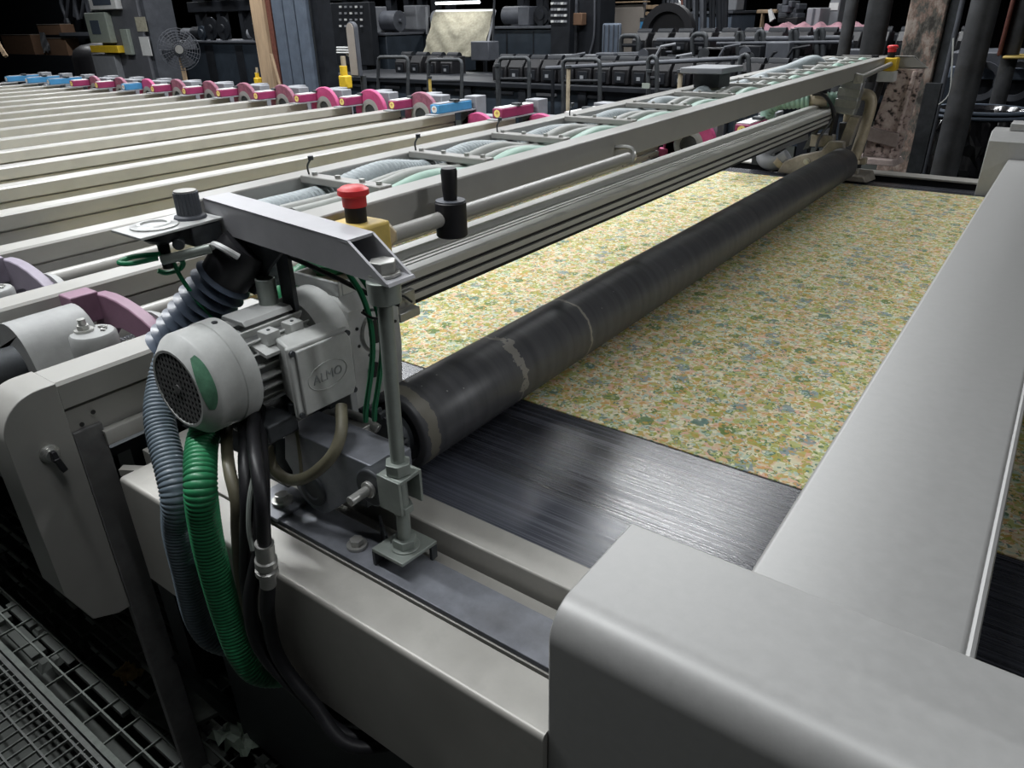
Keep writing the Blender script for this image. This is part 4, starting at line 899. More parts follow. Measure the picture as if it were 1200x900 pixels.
hose('bent_pipe', [(-.905, 4.16, 1.10), (-.905, 4.15, 1.20), (-.89, 4.15, 1.265), (-.84, 4.15, 1.275), (-.815, 4.15, 1.235), (-.82, 4.13, 1.12), (-.835, 4.10, .96)], .027, 'tan', 'bent tan pipe standing behind the taped box at the far end', n=18, cat='pipe')
bm = B(); lathe(bm, (-.835, 4.10, .955), (0, 0, 1), [(0, .028), (.0, .040), (.02, .040), (.02, .028)], 24, close=True); box(bm, (-.80, -.775), (4.08, 4.12), (.955, .985)); single('pipe_clamp', bm, 'tan', 'worn clamp ring at the foot of the bent tan pipe', 'clamp', bevel=.002)
bm = B(); lathe(bm, (-1.17, 3.98, .93), (.6, .1, .8), [(0, .037), (0, .047), (.03, .047), (.03, .037)], 24, close=True); single('pipe_clamp', bm, 'tan', 'rusty clamp ring on the grey elbow beside the far casting', 'clamp')
hose('elbow_pipe', [(-1.13, 3.98, .985), (-1.19, 3.98, .942), (-1.25, 4.0, .945), (-1.27, 4.03, .98), (-1.21, 4.08, 1.03), (-1.10, 4.14, 1.08)], .036, 'bggrey', 'grey elbow pipe left of the far casting', n=18, cat='pipe')
hose('drain_hose', [(-1.275, 4.02, 1.16), (-1.27, 4.0, 1.20), (-1.22, 4.0, 1.235), (-1.15, 4.0, 1.245), (-1.08, 4.02, 1.25)], .034, 'palegreen', 'green ribbed hose bending over the grooved profile at the far end', .02, .12, 18)
hose('drain_hose', [(-1.09, 4.03, 1.25), (-1.04, 4.03, 1.252), (-.99, 4.03, 1.256)], .030, 'tan', 'tan taped sleeve on the far green hose', n=16)
hose('drain_hose', [(-1.0, 4.04, 1.256), (-.95, 4.05, 1.26), (-.90, 4.08, 1.26)], .034, 'palegreen', 'short green hose end beside the silver taped box', .02, .1, 16)
t = thing('taped_box', (-.90, 4.06, 1.20), 'tilted box wrapped in silver duct tape at the far end of the beam', 'box')
bx_ = [(-.950, 3.98, 1.205), (-.850, 3.97, 1.195), (-.845, 4.02, 1.195), (-.945, 4.03, 1.205)]
part('box_body', hexa(B(), bx_+[(p[0]+.012, p[1]+.02, p[2]+.150) for p in bx_]), 'tape', t, .006)
for i, z in enumerate((1.235, 1.285)):
    p = [(-.951, 3.977, z), (-.848, 3.967, z-.010), (-.843, 4.021, z-.01), (-.946, 4.033, z)]
    part('tape_band', hexa(B(), [(q[0]+.003*(i+1), q[1]+.004*(i+1), q[2]) for q in p]+[(q[0]+.0055+.003*i, q[1]+.006*(i+1)+.003, q[2]+.035) for q in p]), 'zinc', t, .002)
part('box_lid', hexa(B(), [(p[0]+.010, p[1]+.016, p[2]+.151) for p in bx_]+[(p[0]+.012, p[1]+.02, p[2]+.166) for p in bx_]), 'bggrey', t, .003)
hose('sensor_cable', [(-1.06, 4.0, 1.285), (-1.0, 3.98, 1.28), (-.95, 3.97, 1.225), (-.935, 3.97, 1.16), (-.94, 3.98, 1.08), (-.90, 3.97, 1.03), (-.86, 3.96, 1.02)], .009, 'black', 'black cable hanging round the taped box at the far end', n=10, cat='cable')
hose('sensor_cable', [(-.935, 3.97, 1.19), (-.96, 3.96, 1.14), (-.985, 3.95, 1.08), (-.99, 3.95, 1.03)], .007, 'bgmid', 'grey cable dropping from the black one at the far end', n=10, cat='cable')
# far rod with its post
t = thing('hand_rod', (-.88, 4.2, 1.35), 'short pale rod bracket on the far part of the ladder frame by a black post', 'rod')
bm = B(); tube(bm, [(-.815, 3.78, 1.375), (-.80, 4.36, 1.405)], .011, n=12, straight=True); part('rod_bar', bm, 'beam', t)
part('rod_bracket', prism(B(), [(-.83, 1.355), (-.79, 1.36), (-.79, 1.392), (-.83, 1.40)], 'y', 3.76, 3.79), 'zinc', t, .003)
bm = B(); cyl(bm, (-.875, 4.34, 1.32), (-.875, 4.34, 1.445), .018, n=16); part('black_post', bm, 'black', t)
part('arm_clip', box(B(), (-.86, -.80), (4.36, 4.38), (1.40, 1.42)), 'tan', t, .002)
# far leg, crusted with lint
t = thing('gantry_support', (-.75, 4.45, .9), 'wide leg of the ladder frame crusted with pinkish lint, at the far end', 'leg')
part('lint_plate', hexa(B(), [(-.865, 4.42, .917), (-.685, 4.42, .917), (-.685, 4.46, .917), (-.865, 4.46, .917), (-.795, 4.42, fz(4.45)-.056), (-.655, 4.42, fz(4.45)-.056), (-.655, 4.46, fz(4.45)-.056), (-.795, 4.46, fz(4.45)-.056)]), 'lint', t)
bm = B(); tube(bm, [(-.725, 4.415, .93), (-.690, 4.415, 1.37)], .010, n=8, straight=True); part('edge_strip', bm, 'lint', t)
part('cross_strap', hexa(B(), [(-.87, 4.395, 1.03), (-.70, 4.395, 1.0), (-.70, 4.42, 1.0), (-.87, 4.42, 1.03), (-.87, 4.395, 1.10), (-.70, 4.395, 1.07), (-.70, 4.42, 1.07), (-.87, 4.42, 1.10)]), 'lintgrey', t, .004)
part('base_block', hexa(B(), [(-.90, 4.33, .916), (-.68, 4.33, .916), (-.66, 4.50, .916), (-.90, 4.50, .916), (-.87, 4.34, .945), (-.70, 4.34, .945), (-.68, 4.50, .945), (-.88, 4.50, .945)]), 'lintgrey', t, .004)
bm = B(); tube(bm, [(-.895, 4.40, .95), (-.86, 4.40, 1.16), (-.835, 4.40, 1.36)], .020, n=10, straight=True); part('black_bar', bm, 'black', t)
part('foot_block', box(B(), (-.89, -.86), (4.345, 4.39), (.946, 1.02)), 'black', t, .003)

# ================================================================== PILLARS AND PIPES AT THE RIGHT
def vpost(name, x, y, r, z0, z1, m, label, cat, n=28, collar=True):
    t = thing(name, (x, y, z0), label, cat)
    bm = B(); cyl(bm, (x, y, z0), (x, y, z1), r, n=n); part('shaft', bm, m, t)
    bm = B(); cyl(bm, (x, y, z0), (x, y, z0+.03), r*1.25, n=n); part('base_flange', bm, m, t)
    return t
M['pipe'] = mat('stained_dark_pipe', (.040, .042, .045), .55, .1, .5, 8, .05, dirt=.5)
vpost('steel_pillar', -.50, 4.85, .068, -.3, 6.9, 'pipe', 'thick dark stained steel pipe pillar right of the lint-crusted leg', 'pillar')
vpost('dark_pipe', -1.20, 5.8, .075, -.3, 6.9, 'pipe', 'thicker of the two dark vertical pipes left of the peeling pillar', 'pipe')
vpost('dark_pipe', -1.33, 5.6, .040, -.3, 6.9, 'pipe', 'thinner dark vertical pipe left of the thick one behind the far arm', 'pipe')
vpost('dark_pipe', -.43, 6.3, .050, -.3, 6.9, 'pipe', 'dark vertical pipe behind the steel pillar near the right edge', 'pipe')
t = thing('peeling_pillar', (-.80, 5.3, -.3), 'square pillar with peeling brown and pink plaster behind the far arm', 'pillar')
part('pillar_core', box(B(), (-.92, -.72), (5.22, 5.44), (-.3, 6.9)), 'peel', t, .01)
part('side_angle', box(B(), (-.715, -.665), (5.24, 5.40), (-.3, 6.9)), 'dark', t)
bm = B(); tube(bm, [(-.65, 5.2, -.3), (-.65, 5.2, 6.9)], .014, n=10, straight=True); part('conduit', bm, 'bgmid', t)
bm = B(); tube(bm, [(-.65, 5.18, 1.5), (-.62, 5.15, 1.35), (-.60, 5.14, 1.22), (-.63, 5.15, 1.16), (-.68, 5.17, 1.13)], .005, n=6); part('loose_wire', bm, 'greyhose', t)
hexb = part('steel_bars', box(B(), (-.70, -.62), (4.9, 4.95), (-.3, 1.28)), 'dark', t)
# drum with its black bag
t = thing('waste_drum', (-.474, 5.75, -.3), 'black waste drum lined with a shiny black plastic bag at the right', 'drum')
DC = (-.474, 5.75)
bm = B(); lathe(bm, (DC[0], DC[1], -.3), (0, 0, 1), [(0, 0), (0, .245), (.45, .26), (.50, .27), (.55, .26), (1.15, .255), (1.20, .255)], 48); part('drum_body', bm, 'black', t)
random.seed(5); bm = B(); rings = []; prof = [(.98, .262), (1.04, .285), (1.11, .28), (1.18, .288), (1.25, .28), (1.35, .265), (1.375, .25), (1.35, .23), (1.25, .21)]
n = 60
for k, (h, r) in enumerate(prof):
    e = .022 if 0 < k < 5 else .004
    rings.append([bm.verts.new((DC[0]+(r+random.uniform(-e, e))*math.cos(2*PI*(i+.5*(k % 2))/n), DC[1]+(r+random.uniform(-e, e))*math.sin(2*PI*(i+.5*(k % 2))/n), -.3+h+random.uniform(-e, e)*.8)) for i in range(n)])
for a, c in zip(rings, rings[1:]):
    for i in range(n): bm.faces.new((a[i], a[(i+1) % n], c[i])); bm.faces.new((a[(i+1) % n], c[(i+1) % n], c[i]))
part('bag_liner', bm, 'plastic_bag', t, smooth=20)
bm = B()
for (z_, r_) in ((1.035, .285), (1.062, .272)): lathe(bm, (DC[0], DC[1], z_), (0, 0, 1), [(0, r_-.02), (0, r_+.006), (.009, r_+.012), (.018, r_+.006), (.018, r_-.02)], 48, close=True)
part('rim', bm, 'column', t)
part('contents', lathe(B(), (DC[0], DC[1], .98), (0, 0, 1), [(0, 0), (0, .21), (.02, .2), (.03, 0)], 24), 'black', t)

# ================================================================== BACKGROUND OF THE HALL (each thing at its own distance Y)
def blk(par, name, px0, py0, px1, py1, Y, dep, m, bevel=0):
    a = at(px0, py0, Y); b_ = at(px1, py1, Y)
    return part(name, box(B(), (min(a.x, b_.x), max(a.x, b_.x)), (Y, Y+dep), (min(a.z, b_.z), max(a.z, b_.z))), m, par, bevel)
def root(name, px, py, Y, label, cat, group=None, z=-.3):
    p = at(px, py, Y); return thing(name, (p.x, Y, z), label, cat, group)

# --- control cabinet
Y = 6.4
cx = at(150, 60, Y).x
t = root('control_cabinet', 150, 60, Y, 'tall grey control cabinet with screens, a yellow tray and pinned papers', 'cabinet')
q = lambda px, py, Y=Y: at(px, py, Y)
l, r = q(122, 60).x, q(172, 60).x
part('cabinet_body', box(B(), (l, r), (Y, Y+.5), (-.3, 2.6)), 'cabinet', t, .006)
part('cabinet_side', box(B(), (r+.001, r+.10), (Y+.05, Y+.5), (-.3, 2.6)), 'bgmid', t)
sb = part('screen_box', box(B(), (q(109, 30).x, q(133, 30).x), (Y-.10, Y-.001), (q(110, 50).z, q(110, 15).z)), 'panelgreen', t, .008)
part('screen', box(B(), (q(114, 30).x, q(124, 30).x), (Y-.105, Y-.1005), (q(110, 40).z, q(110, 24).z)), 'screen', sb)
sb = part('screen_box', box(B(), (q(112, 5).x, q(143, 5).x), (Y-.10, Y-.001), (q(110, 12).z, q(110, 12).z+.5)), 'white', t, .008)
part('screen', box(B(), (q(117, 5).x, q(138, 5).x), (Y-.105, Y-.1005), (q(110, 7).z, q(110, 7).z+.35)), 'screen', sb)
part('yellow_tray', box(B(), (q(116, 56).x, q(148, 56).x), (Y-.14, Y-.001), (q(120, 61).z, q(120, 53).z)), 'yellow', t, .004)
part('drive_box', box(B(), (q(116, 70).x, q(142, 70).x), (Y-.10, Y-.001), (q(120, 94).z, q(120, 63).z)), 'bggrey', t, .006)
for (a, b_, c, d, m) in ((158, 20, 170, 37, 'cloth'), (163, 43, 174, 65, 'white')):
    part('pinned_paper', box(B(), (q(a, b_).x, q(c, b_).x), (Y-.008, Y-.001), (q(a, d).z, q(a, b_).z)), m, t)
hs = part('phone_handset', box(B(), (q(148, 50).x, q(156, 50).x), (Y-.06, Y-.001), (q(150, 64).z, q(150, 34).z)), 'panelgreen', t, .008)
# --- clutter at far left
Y = 8.6
t = root('shelf_bay', 45, 50, Y, 'dim brown cupboard bay with boxes at the top left', 'shelf')
blk(t, 'back_board', -40, 66, 112, -40, Y+.6, .05, 'bgdark'); blk(t, 'shelf_board', 70, 42, 112, 38, Y, .5, 'bgmid')
blk(t, 'base_cupboard', -40, 100, 112, 66, Y, .6, 'bgdark')
for i, (a, b_, c, d, lab) in enumerate(((8, 66, 42, 41, 'brown cardboard box at the far left beside the pale rag'), (52, 62, 80, 41, 'brown cardboard box right of the hanging pale rag'), (44, 33, 71, 21, 'brown cardboard box on top of the left pair'))):
    zb = at(45, 66, Y).z if i < 2 else at(45, 66, Y).z+(at(45, 41, Y).z-at(45, 66, Y).z); u0, u1 = at(a, b_, Y+.05).x, at(c, b_, Y+.05).x; hh = (at(45, d, Y).z-at(45, b_, Y).z)
    tt = thing('cardboard_box', ((u0+u1)/2, Y+.05, zb), lab, 'box'); part('carton', box(B(), (u0, u1), (Y+.05, Y+.35), (zb, zb+hh)), 'cardboard', tt, .004)
    part('flap', box(B(), (u0+.01, u1-.01), (Y+.04, Y+.30), (zb+hh+.001, zb+hh+.012)), 'beige', tt)
a = at(48, 38, Y); random.seed(12); bm = B(); n = 10; gg = [[bm.verts.new((a.x+(i/n-.5)*.26*(1+.5*j/n), Y+.035-.03*abs(math.sin(i*1.7+j*.3)), a.z-.40*j/n-.03*math.sin(i*1.3)*(j/n))) for j in range(n+1)] for i in range(n+1)]
fs = [bm.faces.new((gg[i][j], gg[i+1][j], gg[i+1][j+1], gg[i][j+1])) for i in range(n) for j in range(n)]; bmesh.ops.solidify(bm, geom=fs, thickness=.006)
single('hanging_rag', bm, 'bggrey', 'pale grey rag hanging between the brown boxes', 'rag')
t = root('black_drum', 93, 75, 6.9, 'round-shouldered black drum left of the control cabinet', 'drum'); a = at(93, 50, 6.9)
bm = B(); lathe(bm, (a.x, 7.2, -.3), (0, 0, 1), [(0, 0), (0, .46), (a.z+.05, .46), (a.z+.18, .40), (a.z+.25, .28), (a.z+.30, 0)], 36); part('drum_body', bm, 'black', t)
bm = B(); lathe(bm, (a.x, 7.2, .5), (0, 0, 1), [(0, .46), (.0, .475), (.04, .475), (.04, .46)], 36, close=True); part('drum_hoop', bm, 'bgdark', t)
t = root('hose_reel', 118, 10, 9.0, 'tangle of grey pipes above the shelf bay', 'pipes')
bm = B(); random.seed(2)
for i in range(7):
    a = at(72+i*6, -20, 9.0); b_ = at(76+i*5+random.uniform(-5, 5), 20+random.uniform(-4, 8), 9.0); tube(bm, [a, a.lerp(b_, .5)+Vector((random.uniform(-.2, .2), 0, 0)), b_], .04, n=8)
part('pipe_bundle', bm, 'bgmid', t)
a = at(5, 55, 6.5); bm = B(); tube(bm, [at(-6, 45, 6.5), at(7, 66, 6.5)], .045, n=4, straight=True); single('timber_offcut', bm, 'wood', 'pale timber end cut by the left frame edge', 'timber')

# --- pedestal fans
def fan_front(px, py, Y, rad, label):
    p = at(px, py, Y); t = thing('pedestal_fan', (p.x, Y, -.3), label, 'fan')
    bm = B()
    for k in range(1, 9): 
        rr = rad*k/8; nn = 48; tube(bm, [(p.x+rr*math.cos(2*PI*i/nn), Y-.05*(1-(k/8)**2), p.z+rr*math.sin(2*PI*i/nn)) for i in range(nn+1)], .004, n=4, straight=True, cap=False)
    for k in range(24):
        a = 2*PI*k/24; tube(bm, [(p.x+.06*math.cos(a), Y-.05, p.z+.06*math.sin(a)), (p.x+rad*.6*math.cos(a), Y-.035, p.z+rad*.6*math.sin(a)), (p.x+rad*math.cos(a), Y, p.z+rad*math.sin(a))], .003, n=4, straight=True)
    part('wire_guard', bm, 'bgmid', t)
    for k in range(4):
        a = 2*PI*k/4+.4; bm = B(); pts = [(p.x+rr*math.cos(a+da), Y+.05+dy, p.z+rr*math.sin(a+da)) for rr, da, dy in ((.06, -.5, -.02), (rad*.9, -.35, -.02), (rad*.95, .35, .03), (.06, .5, .03))]
        v = [bm.verts.new(q) for q in pts]; f = bm.faces.new(v); bmesh.ops.solidify(bm, geom=[f], thickness=.006); part('blade', bm, 'bgmid', t)
    bm = B(); cyl(bm, (p.x, Y-.06, p.z), (p.x, Y+.08, p.z), .05, n=20); part('hub', bm, 'zinc', t)
    bm = B(); cyl(bm, (p.x, Y+.08, p.z), (p.x, Y+.3, p.z), .10, n=20); part('motor', bm, 'dark', t)
    bm = B(); tube(bm, [(p.x, Y+.2, p.z-.08), (p.x, Y+.2, -.27)], .03, n=12, straight=True); part('pole', bm, 'wood', t)
    bm = B(); cyl(bm, (p.x, Y+.2, -.3), (p.x, Y+.2, -.25), .28, n=28); part('foot', bm, 'dark', t); t.rotation_euler[2] = math.atan2(-p.x, Y)
fan_front(210, 58, 5.9, .25, 'round dark pedestal fan facing the camera right of the control cabinet')
t = root('pedestal_fan', 414, 60, 5.2, 'tall fan seen edge-on beside a yellow valve, in front of the dark machines', 'fan'); p = at(413, 58, 5.2)
bm = B(); k = .055; hh = (at(413, 28, 5.2).z-at(413, 92, 5.2).z)/2; pr = arc((p.x, p.z+hh-k), k, 0, PI, 10)+[(p.x-k, p.z-hh), (p.x+k, p.z-hh)]
prism(bm, pr, 'y', 5.2, 5.25); part('shroud', bm, 'bgmid', t, .006)
part('shroud_face', prism(B(), [(u*.82+p.x*.18, v*.95+p.z*.05) for (u, v) in pr], 'y', 5.19, 5.1995), 'beige', t)
for i in range(3):
    a = at(396, 56+i*3, 5.2); bm = B(); cyl(bm, (a.x-.06, 5.24, a.z), (p.x-k, 5.24, a.z), .008, n=8); part('guard_bar', bm, 'white', t)
bm = B(); cyl(bm, (at(404, 63, 5.2).x-.04, 5.28, at(404, 63, 5.2).z), (p.x-k, 5.28, at(404, 63, 5.2).z), .03, n=16); part('motor', bm, 'white', t)
bm = B(); tube(bm, [(p.x, 5.3, p.z-hh), (p.x, 5.3, -.3)], .03, n=10, straight=True); part('pole', bm, 'dark', t)
def valve(px, py, Y, s, label):
    p = at(px, py, Y); t = thing('yellow_valve', (p.x, Y, p.z-.3), label, 'valve')
    bm = B(); box(bm, (p.x-.045*s, p.x+.045*s), (Y-.04, Y+.04), (p.z-.05*s, p.z+.05*s)); part('valve_body', bm, 'yellow', t, .012*s)
    bm = B(); cyl(bm, (p.x-.01, Y, p.z+.05*s), (p.x-.01, Y, p.z+.12*s), .03*s, n=14); part('valve_head', bm, 'yellow', t, .004)
    bm = B(); cyl(bm, (p.x, Y, p.z+.12*s), (p.x, Y, p.z+.19*s), .02*s, n=12); part('knob', bm, 'tan', t)
    bm = B(); tube(bm, [(p.x, Y, p.z-.05*s), (p.x, Y, -.3)], .016, n=8, straight=True); part('pipe', bm, 'bgmid', t)
valve(405, 96, 5.0, 1.15, 'bright yellow valve block standing below the edge-on fan')
valve(303, 95, 5.6, .75, 'small yellow fitting at the foot of the timber post')

# --- columns
Y = 5.6
t = root('timber_post', 303, 60, Y, 'leaning bare timber post beside the blue-grey column', 'post')
for_x = [(q2.x, q2.z) for q2 in (at(292, 0, Y), at(310, 0, Y), at(318, 105, Y), at(303, 105, Y))]
a, b_ = at(301, 50, Y).x, at(316, 50, Y).x
part('plank', box(B(), (a-.02, b_-.03), (Y, Y+.06), (-.3, 6.9)), 'wood', t, .004)
part('dark_batten', box(B(), (b_-.028, b_+.05), (Y+.04, Y+.10), (-.3, 6.9)), 'rust', t)
t = root('blue_column', 345, 60, Y, 'ribbed blue-grey steel column beside the timber post', 'column')
a, b_ = at(324, 60, Y).x, at(364, 60, Y).x; wd = (b_-a)/3
for i in range(3):
    part('column_rib', prism(B(), [(a+wd*i+.008, Y+.2), (a+wd*i+.008, Y+.02), (a+wd*i+.03, Y), (a+wd*(i+1)-.03, Y), (a+wd*(i+1)-.008, Y+.02), (a+wd*(i+1)-.008, Y+.2)], 'z', -.3, 6.9), 'column', t)
part('column_core', box(B(), (a, b_), (Y+.06, Y+.26), (-.3, 6.9)), 'dark', t)
part('column_edge', box(B(), (b_+.001, b_+.10), (Y+.08, Y+.26), (-.3, 6.9)), 'bgdark', t)
bm = B(); tube(bm, [at(318, 63, 5.4), Vector((at(330, 104, 5.4).x+.25, 5.4, -.3))], .016, n=8, straight=True); single('stick', bm, 'wood', 'thin pale stick leaning on the blue-grey column', 'stick')
Y = 8.2
t = root('dark_column', 692, 40, Y, 'wide dark steel column with a grey door leaning beside it', 'column')
blk(t, 'web', 677, 90, 706, -60, Y, .35, 'bgdark'); blk(t, 'flange', 670, 90, 678, -60, Y+.02, .30, 'bgmid'); blk(t, 'junction_box', 670, 30, 682, 15, Y-.12, .11, 'cardboard', .01)
bm = B(); tube(bm, [at(697, -20, Y-.03), at(696, 40, Y-.03), at(690, 66, Y-.03)], .012, n=6); part('hanging_wire', bm, 'bgmid', t)
t = root('door_panel', 716, 50, 7.9, 'ribbed grey-blue metal panel standing right of the dark column', 'panel')
blk(t, 'sheet', 704, 72, 727, 27, 7.9, .05, 'column', .02); blk(t, 'lower_frame', 706, 240, 725, 72.3, 7.9, .05, 'bgdark')
for i in range(4): blk(t, 'rib', 706+i*5.5, 70, 708+i*5.5, 29, 7.88, .018, 'bgmid')
t = root('beige_board', 728, 30, 9.6, 'large beige board behind the ribbed panel', 'board'); blk(t, 'board', 706, 62, 754, 5, 9.6, .05, 'beige', .01); blk(t, 'board_leg', 710, 200, 714, 62.2, 9.6, .05, 'wood'); blk(t, 'board_leg', 745, 200, 749, 62.2, 9.6, .05, 'wood'); blk(t, 'edge_rail', 704, 4, 757, 1, 9.55, .12, 'wood')
t = root('blue_cylinder', 754, 30, 9.0, 'small blue cylinder beside the beige board', 'cylinder'); a, b_ = at(754, 42, 9.0), at(754, 25, 9.0); bm = B(); cyl(bm, (a.x, 9, a.z), (a.x, 9, b_.z), .05, n=16); part('tank', bm, 'bluepaint', t); bm = B(); cyl(bm, (a.x, 9, b_.z), (a.x, 9, b_.z+.04), .055, n=16); part('cap', bm, 'dark', t); bm = B(); cyl(bm, (a.x, 9, -.3), (a.x, 9, a.z), .03, n=12); part('stand_pipe', bm, 'dark', t)
t = root('timber_rack', 770, 20, 10.5, 'rack of pale timber planks right of the beige board', 'rack')
for i, (a, b_, c, d) in enumerate(((752, 26, 790, 20), (756, 18, 792, 13), (750, 11, 800, 5))): blk(t, 'plank', a, b_, c, d, 10.5, .3, 'wood', .004)
blk(t, 'sack', 760, 42, 790, 27, 10.4, .3, 'beige', .05)
for px in (752, 795): blk(t, 'upright', px, 60, px+4, -40, 10.45, .08, 'bgmid')

# --- the dark neighbouring machines
def machine(px0, px1, top, bot, Y, dep, label, m='navy', seed=1, items=8):
    t = root('machine_housing', (px0+px1)/2, bot, Y, label, 'machine')
    blk(t, 'lower_panel', px0, bot, px1, top, Y, dep, m, .01)
    a, b_ = at(px0, top, Y), at(px1, top, Y)
    part('table_edge', box(B(), (a.x-.02, b_.x+.02), (Y-.03, Y+dep), (a.z+.001, a.z+.03)), 'bgmid', t, .004)
    random.seed(seed)
    for i in range(3):
        px = px0+(px1-px0)*(i+.5)/3; blk(t, 'door_seam', px-.6, bot-3, px+.6, top+3, Y-.006, .005, 'bgdark')
    for i in range(items):
        f = (i+random.uniform(.1, .6))/items; x = a.x+(b_.x-a.x)*f; k = random.random(); zz = a.z+.031; s = random.uniform(.6, 1.3)
        mm = random.choice(['bgmid', 'bgmid', 'bgdark', 'bggrey', 'navy', 'bggrey'])
        if k < .35:
            bm = B(); cyl(bm, (x-.16*s, Y+dep*.4, zz+.11*s), (x+.16*s, Y+dep*.4, zz+.11*s), .10*s, n=18); cyl(bm, (x-.20*s, Y+dep*.4, zz+.11*s), (x+.20*s, Y+dep*.4, zz+.11*s), .03, n=10); box(bm, (x-.05*s, x+.05*s), (Y+dep*.35, Y+dep*.45), (zz, zz+.1*s)); part('guide_roll', bm, mm, t)
        elif k < .7:
            part('drive_case', box(B(), (x-.10*s, x+.10*s), (Y+.05, Y+.05+.25*s), (zz, zz+.26*s)), mm, t, .012)
        else:
            bm = B(); lathe(bm, (x, Y+.1, zz+.15*s), (0, 1, 0), [(0, 0), (0, .05), (.02, .06), (.02, .14*s), (.06, .14*s), (.06, 0)], 24); box(bm, (x-.04, x+.04), (Y+.11, Y+.16), (zz, zz+.1)); part('hand_wheel', bm, mm, t)
    # upper gantry with its rolls
    za = a.z+.45; 
    part('upper_beam', box(B(), (a.x, b_.x), (Y+dep*.5, Y+dep*.7), (za, za+.16)), 'bgdark', t, .01)
    for i in range(4):
        x = a.x+(b_.x-a.x)*(i+.35)/4
        part('upright', box(B(), (x-.05, x+.05), (Y+dep*.52, Y+dep*.68), (a.z+.031, za+.9)), 'bgdark', t)
        bm = B(); cyl(bm, (x+.15, Y+dep*.5, za+.36), (x+.15+(b_.x-a.x)*.16, Y+dep*.5, za+.36), .11+.04*random.random(), n=20); part('cloth_roll', bm, random.choice(['bggrey', 'bgmid', 'beige', 'bgdark']), t)
    return t
machine(196, 300, 50, 100, 7.6, 1.0, 'dark blue machine housing behind the round fan', seed=4, items=7)
machine(352, 452, 42, 100, 7.8, .75, 'dark blue machine housing behind the yellow valve', seed=8, items=7)
machine(450, 515, 38, 84, 8.6, .8, 'narrow dark blue machine housing left of the draped cloth', seed=14, items=5)
machine(578, 672, 34, 68, 8.4, .9, 'dark blue machine housing right of the draped cloth', seed=15, items=6)
machine(806, 858, 17, 50, 9.2, .8, 'grey-blue machine housing behind the hanging dark rods', 'column', seed=6, items=4)

# --- draped sample cloth under its tube lamp
Y = 7.4
t = root('cloth_stand', 540, 66, Y, 'slanted inspection stand draped with pale cloth under a glowing tube', 'stand')
A1, A2, A3, A4 = at(511, 14, Y+.35), at(580, 13, Y+.35), at(568, 66, Y), at(497, 66, Y)
random.seed(21); bm = B(); n = 22
def bil(u, v): return (A1*(1-u)+A2*u)*(1-v)+(A4*(1-u)+A3*u)*v
gg = [[bm.verts.new(bil(i/n, j/n)+Vector((0, -.03-.016*math.sin(9*(abs(i/n-.5)*1.2+j/n*.75)*2.2)*(.3+.7*j/n)-.012*random.random(), -.03*math.sin(PI*i/n)*(j/n)*0))) for j in range(n+1)] for i in range(n+1)]
fs = [bm.faces.new((gg[i][j], gg[i+1][j], gg[i+1][j+1], gg[i][j+1])) for i in range(n) for j in range(n)]; bmesh.ops.solidify(bm, geom=fs, thickness=.012)
part('draped_cloth', bm, 'cloth', t, smooth=60)
def bar(pa, pb, r, m, name, par):
    bm = B(); tube(bm, [pa, pb], r, n=8, straight=True); return part(name, bm, m, par)
bar(A1, A2, .022, 'white', 'top_bar', t); bar(A1, A4, .016, 'bggrey', 'side_bar', t); bar(A2, A3, .016, 'bggrey', 'side_bar', t); bar(A4, A3, .016, 'bggrey', 'bottom_bar', t)
for P in (A4, A3): bar(P, Vector((P.x, P.y+.05, -.3)), .025, 'bgdark', 'stand_leg', t)
bar(at(580, -20, Y+.3), at(577, 66, Y+.05), .014, 'bgdark', 'upright', t); bar(at(500, 8, Y+.3), at(501, 40, Y+.3), .018, 'bggrey', 'upright', t)
pb_ = at(562, 60, Y-.25); part('switch_case', box(B(), (pb_.x-.13, pb_.x+.13), (Y-.25, Y-.05), (pb_.z-.10, pb_.z+.10)), 'bgmid', t, .01)
t = root('tube_lamp', 536, 3, Y+.2, 'glowing fluorescent tube above the draped cloth', 'lamp', z=at(536, 3, Y+.2).z)
a, b_ = at(511, 4, Y+.2), at(562, 2.5, Y+.2)
bm = B(); tube(bm, [a, b_], .015, n=12, straight=True); part('glass_tube', bm, 'tube_glow', t)
part('lamp_housing', box(B(), (a.x-.05, b_.x+.05), (Y+.15, Y+.28), (a.z+.05, a.z+.10)), 'bggrey', t, .006)
for P in (a, b_): bar(P+Vector((0, .02, .06)), P+Vector((0, .02, 1.6)), .01, 'dark', 'hanger', t)
l = bpy.data.lights.new('tube_lamp_light', 'AREA'); l.shape = 'RECTANGLE'; l.size = b_.x-a.x; l.size_y = .05; l.energy = 2.2; lo = bpy.data.objects.new('tube_lamp_light', l); C.objects.link(lo); lo.location = (a+b_)/2+Vector((0, -.02, -.03)); lo.parent = None

# --- neighbouring printing line: dark heads in two rows, with posts and bowed pipes
def head(x, Y, z, s, i):
    t = thing('dark_printing_head', (x, Y, z), None, 'printing head')
    bm = B(); prism(bm, [(Y, z), (Y, z+.13*s), (Y+.06*s, z+.20*s), (Y+.26*s, z+.20*s), (Y+.26*s, z)], 'x', x-.085*s, x+.085*s); part('case', bm, 'black', t, .01)
    bm = B(); lathe(bm, (x-.08*s, Y+.16*s, z+.19*s), (1, 0, 0), [(0, 0), (0, .05*s), (.16*s, .05*s), (.16*s, 0)], 14); part('hood', bm, 'bgdark', t)
    part('front_plate', box(B(), (x-.05*s, x+.05*s), (Y-.012, Y-.001), (z+.02, z+.11*s)), 'bgdark', t, .003)
    part('plate_tag', box(B(), (x-.022*s, x+.014*s), (Y-.016, Y-.0125), (z+.045*s, z+.075*s)), 'bggrey', t)
    return t
zr = at(800, 100, 6.0).z
proto = None; xs0 = at(585, 95, 6.0).x
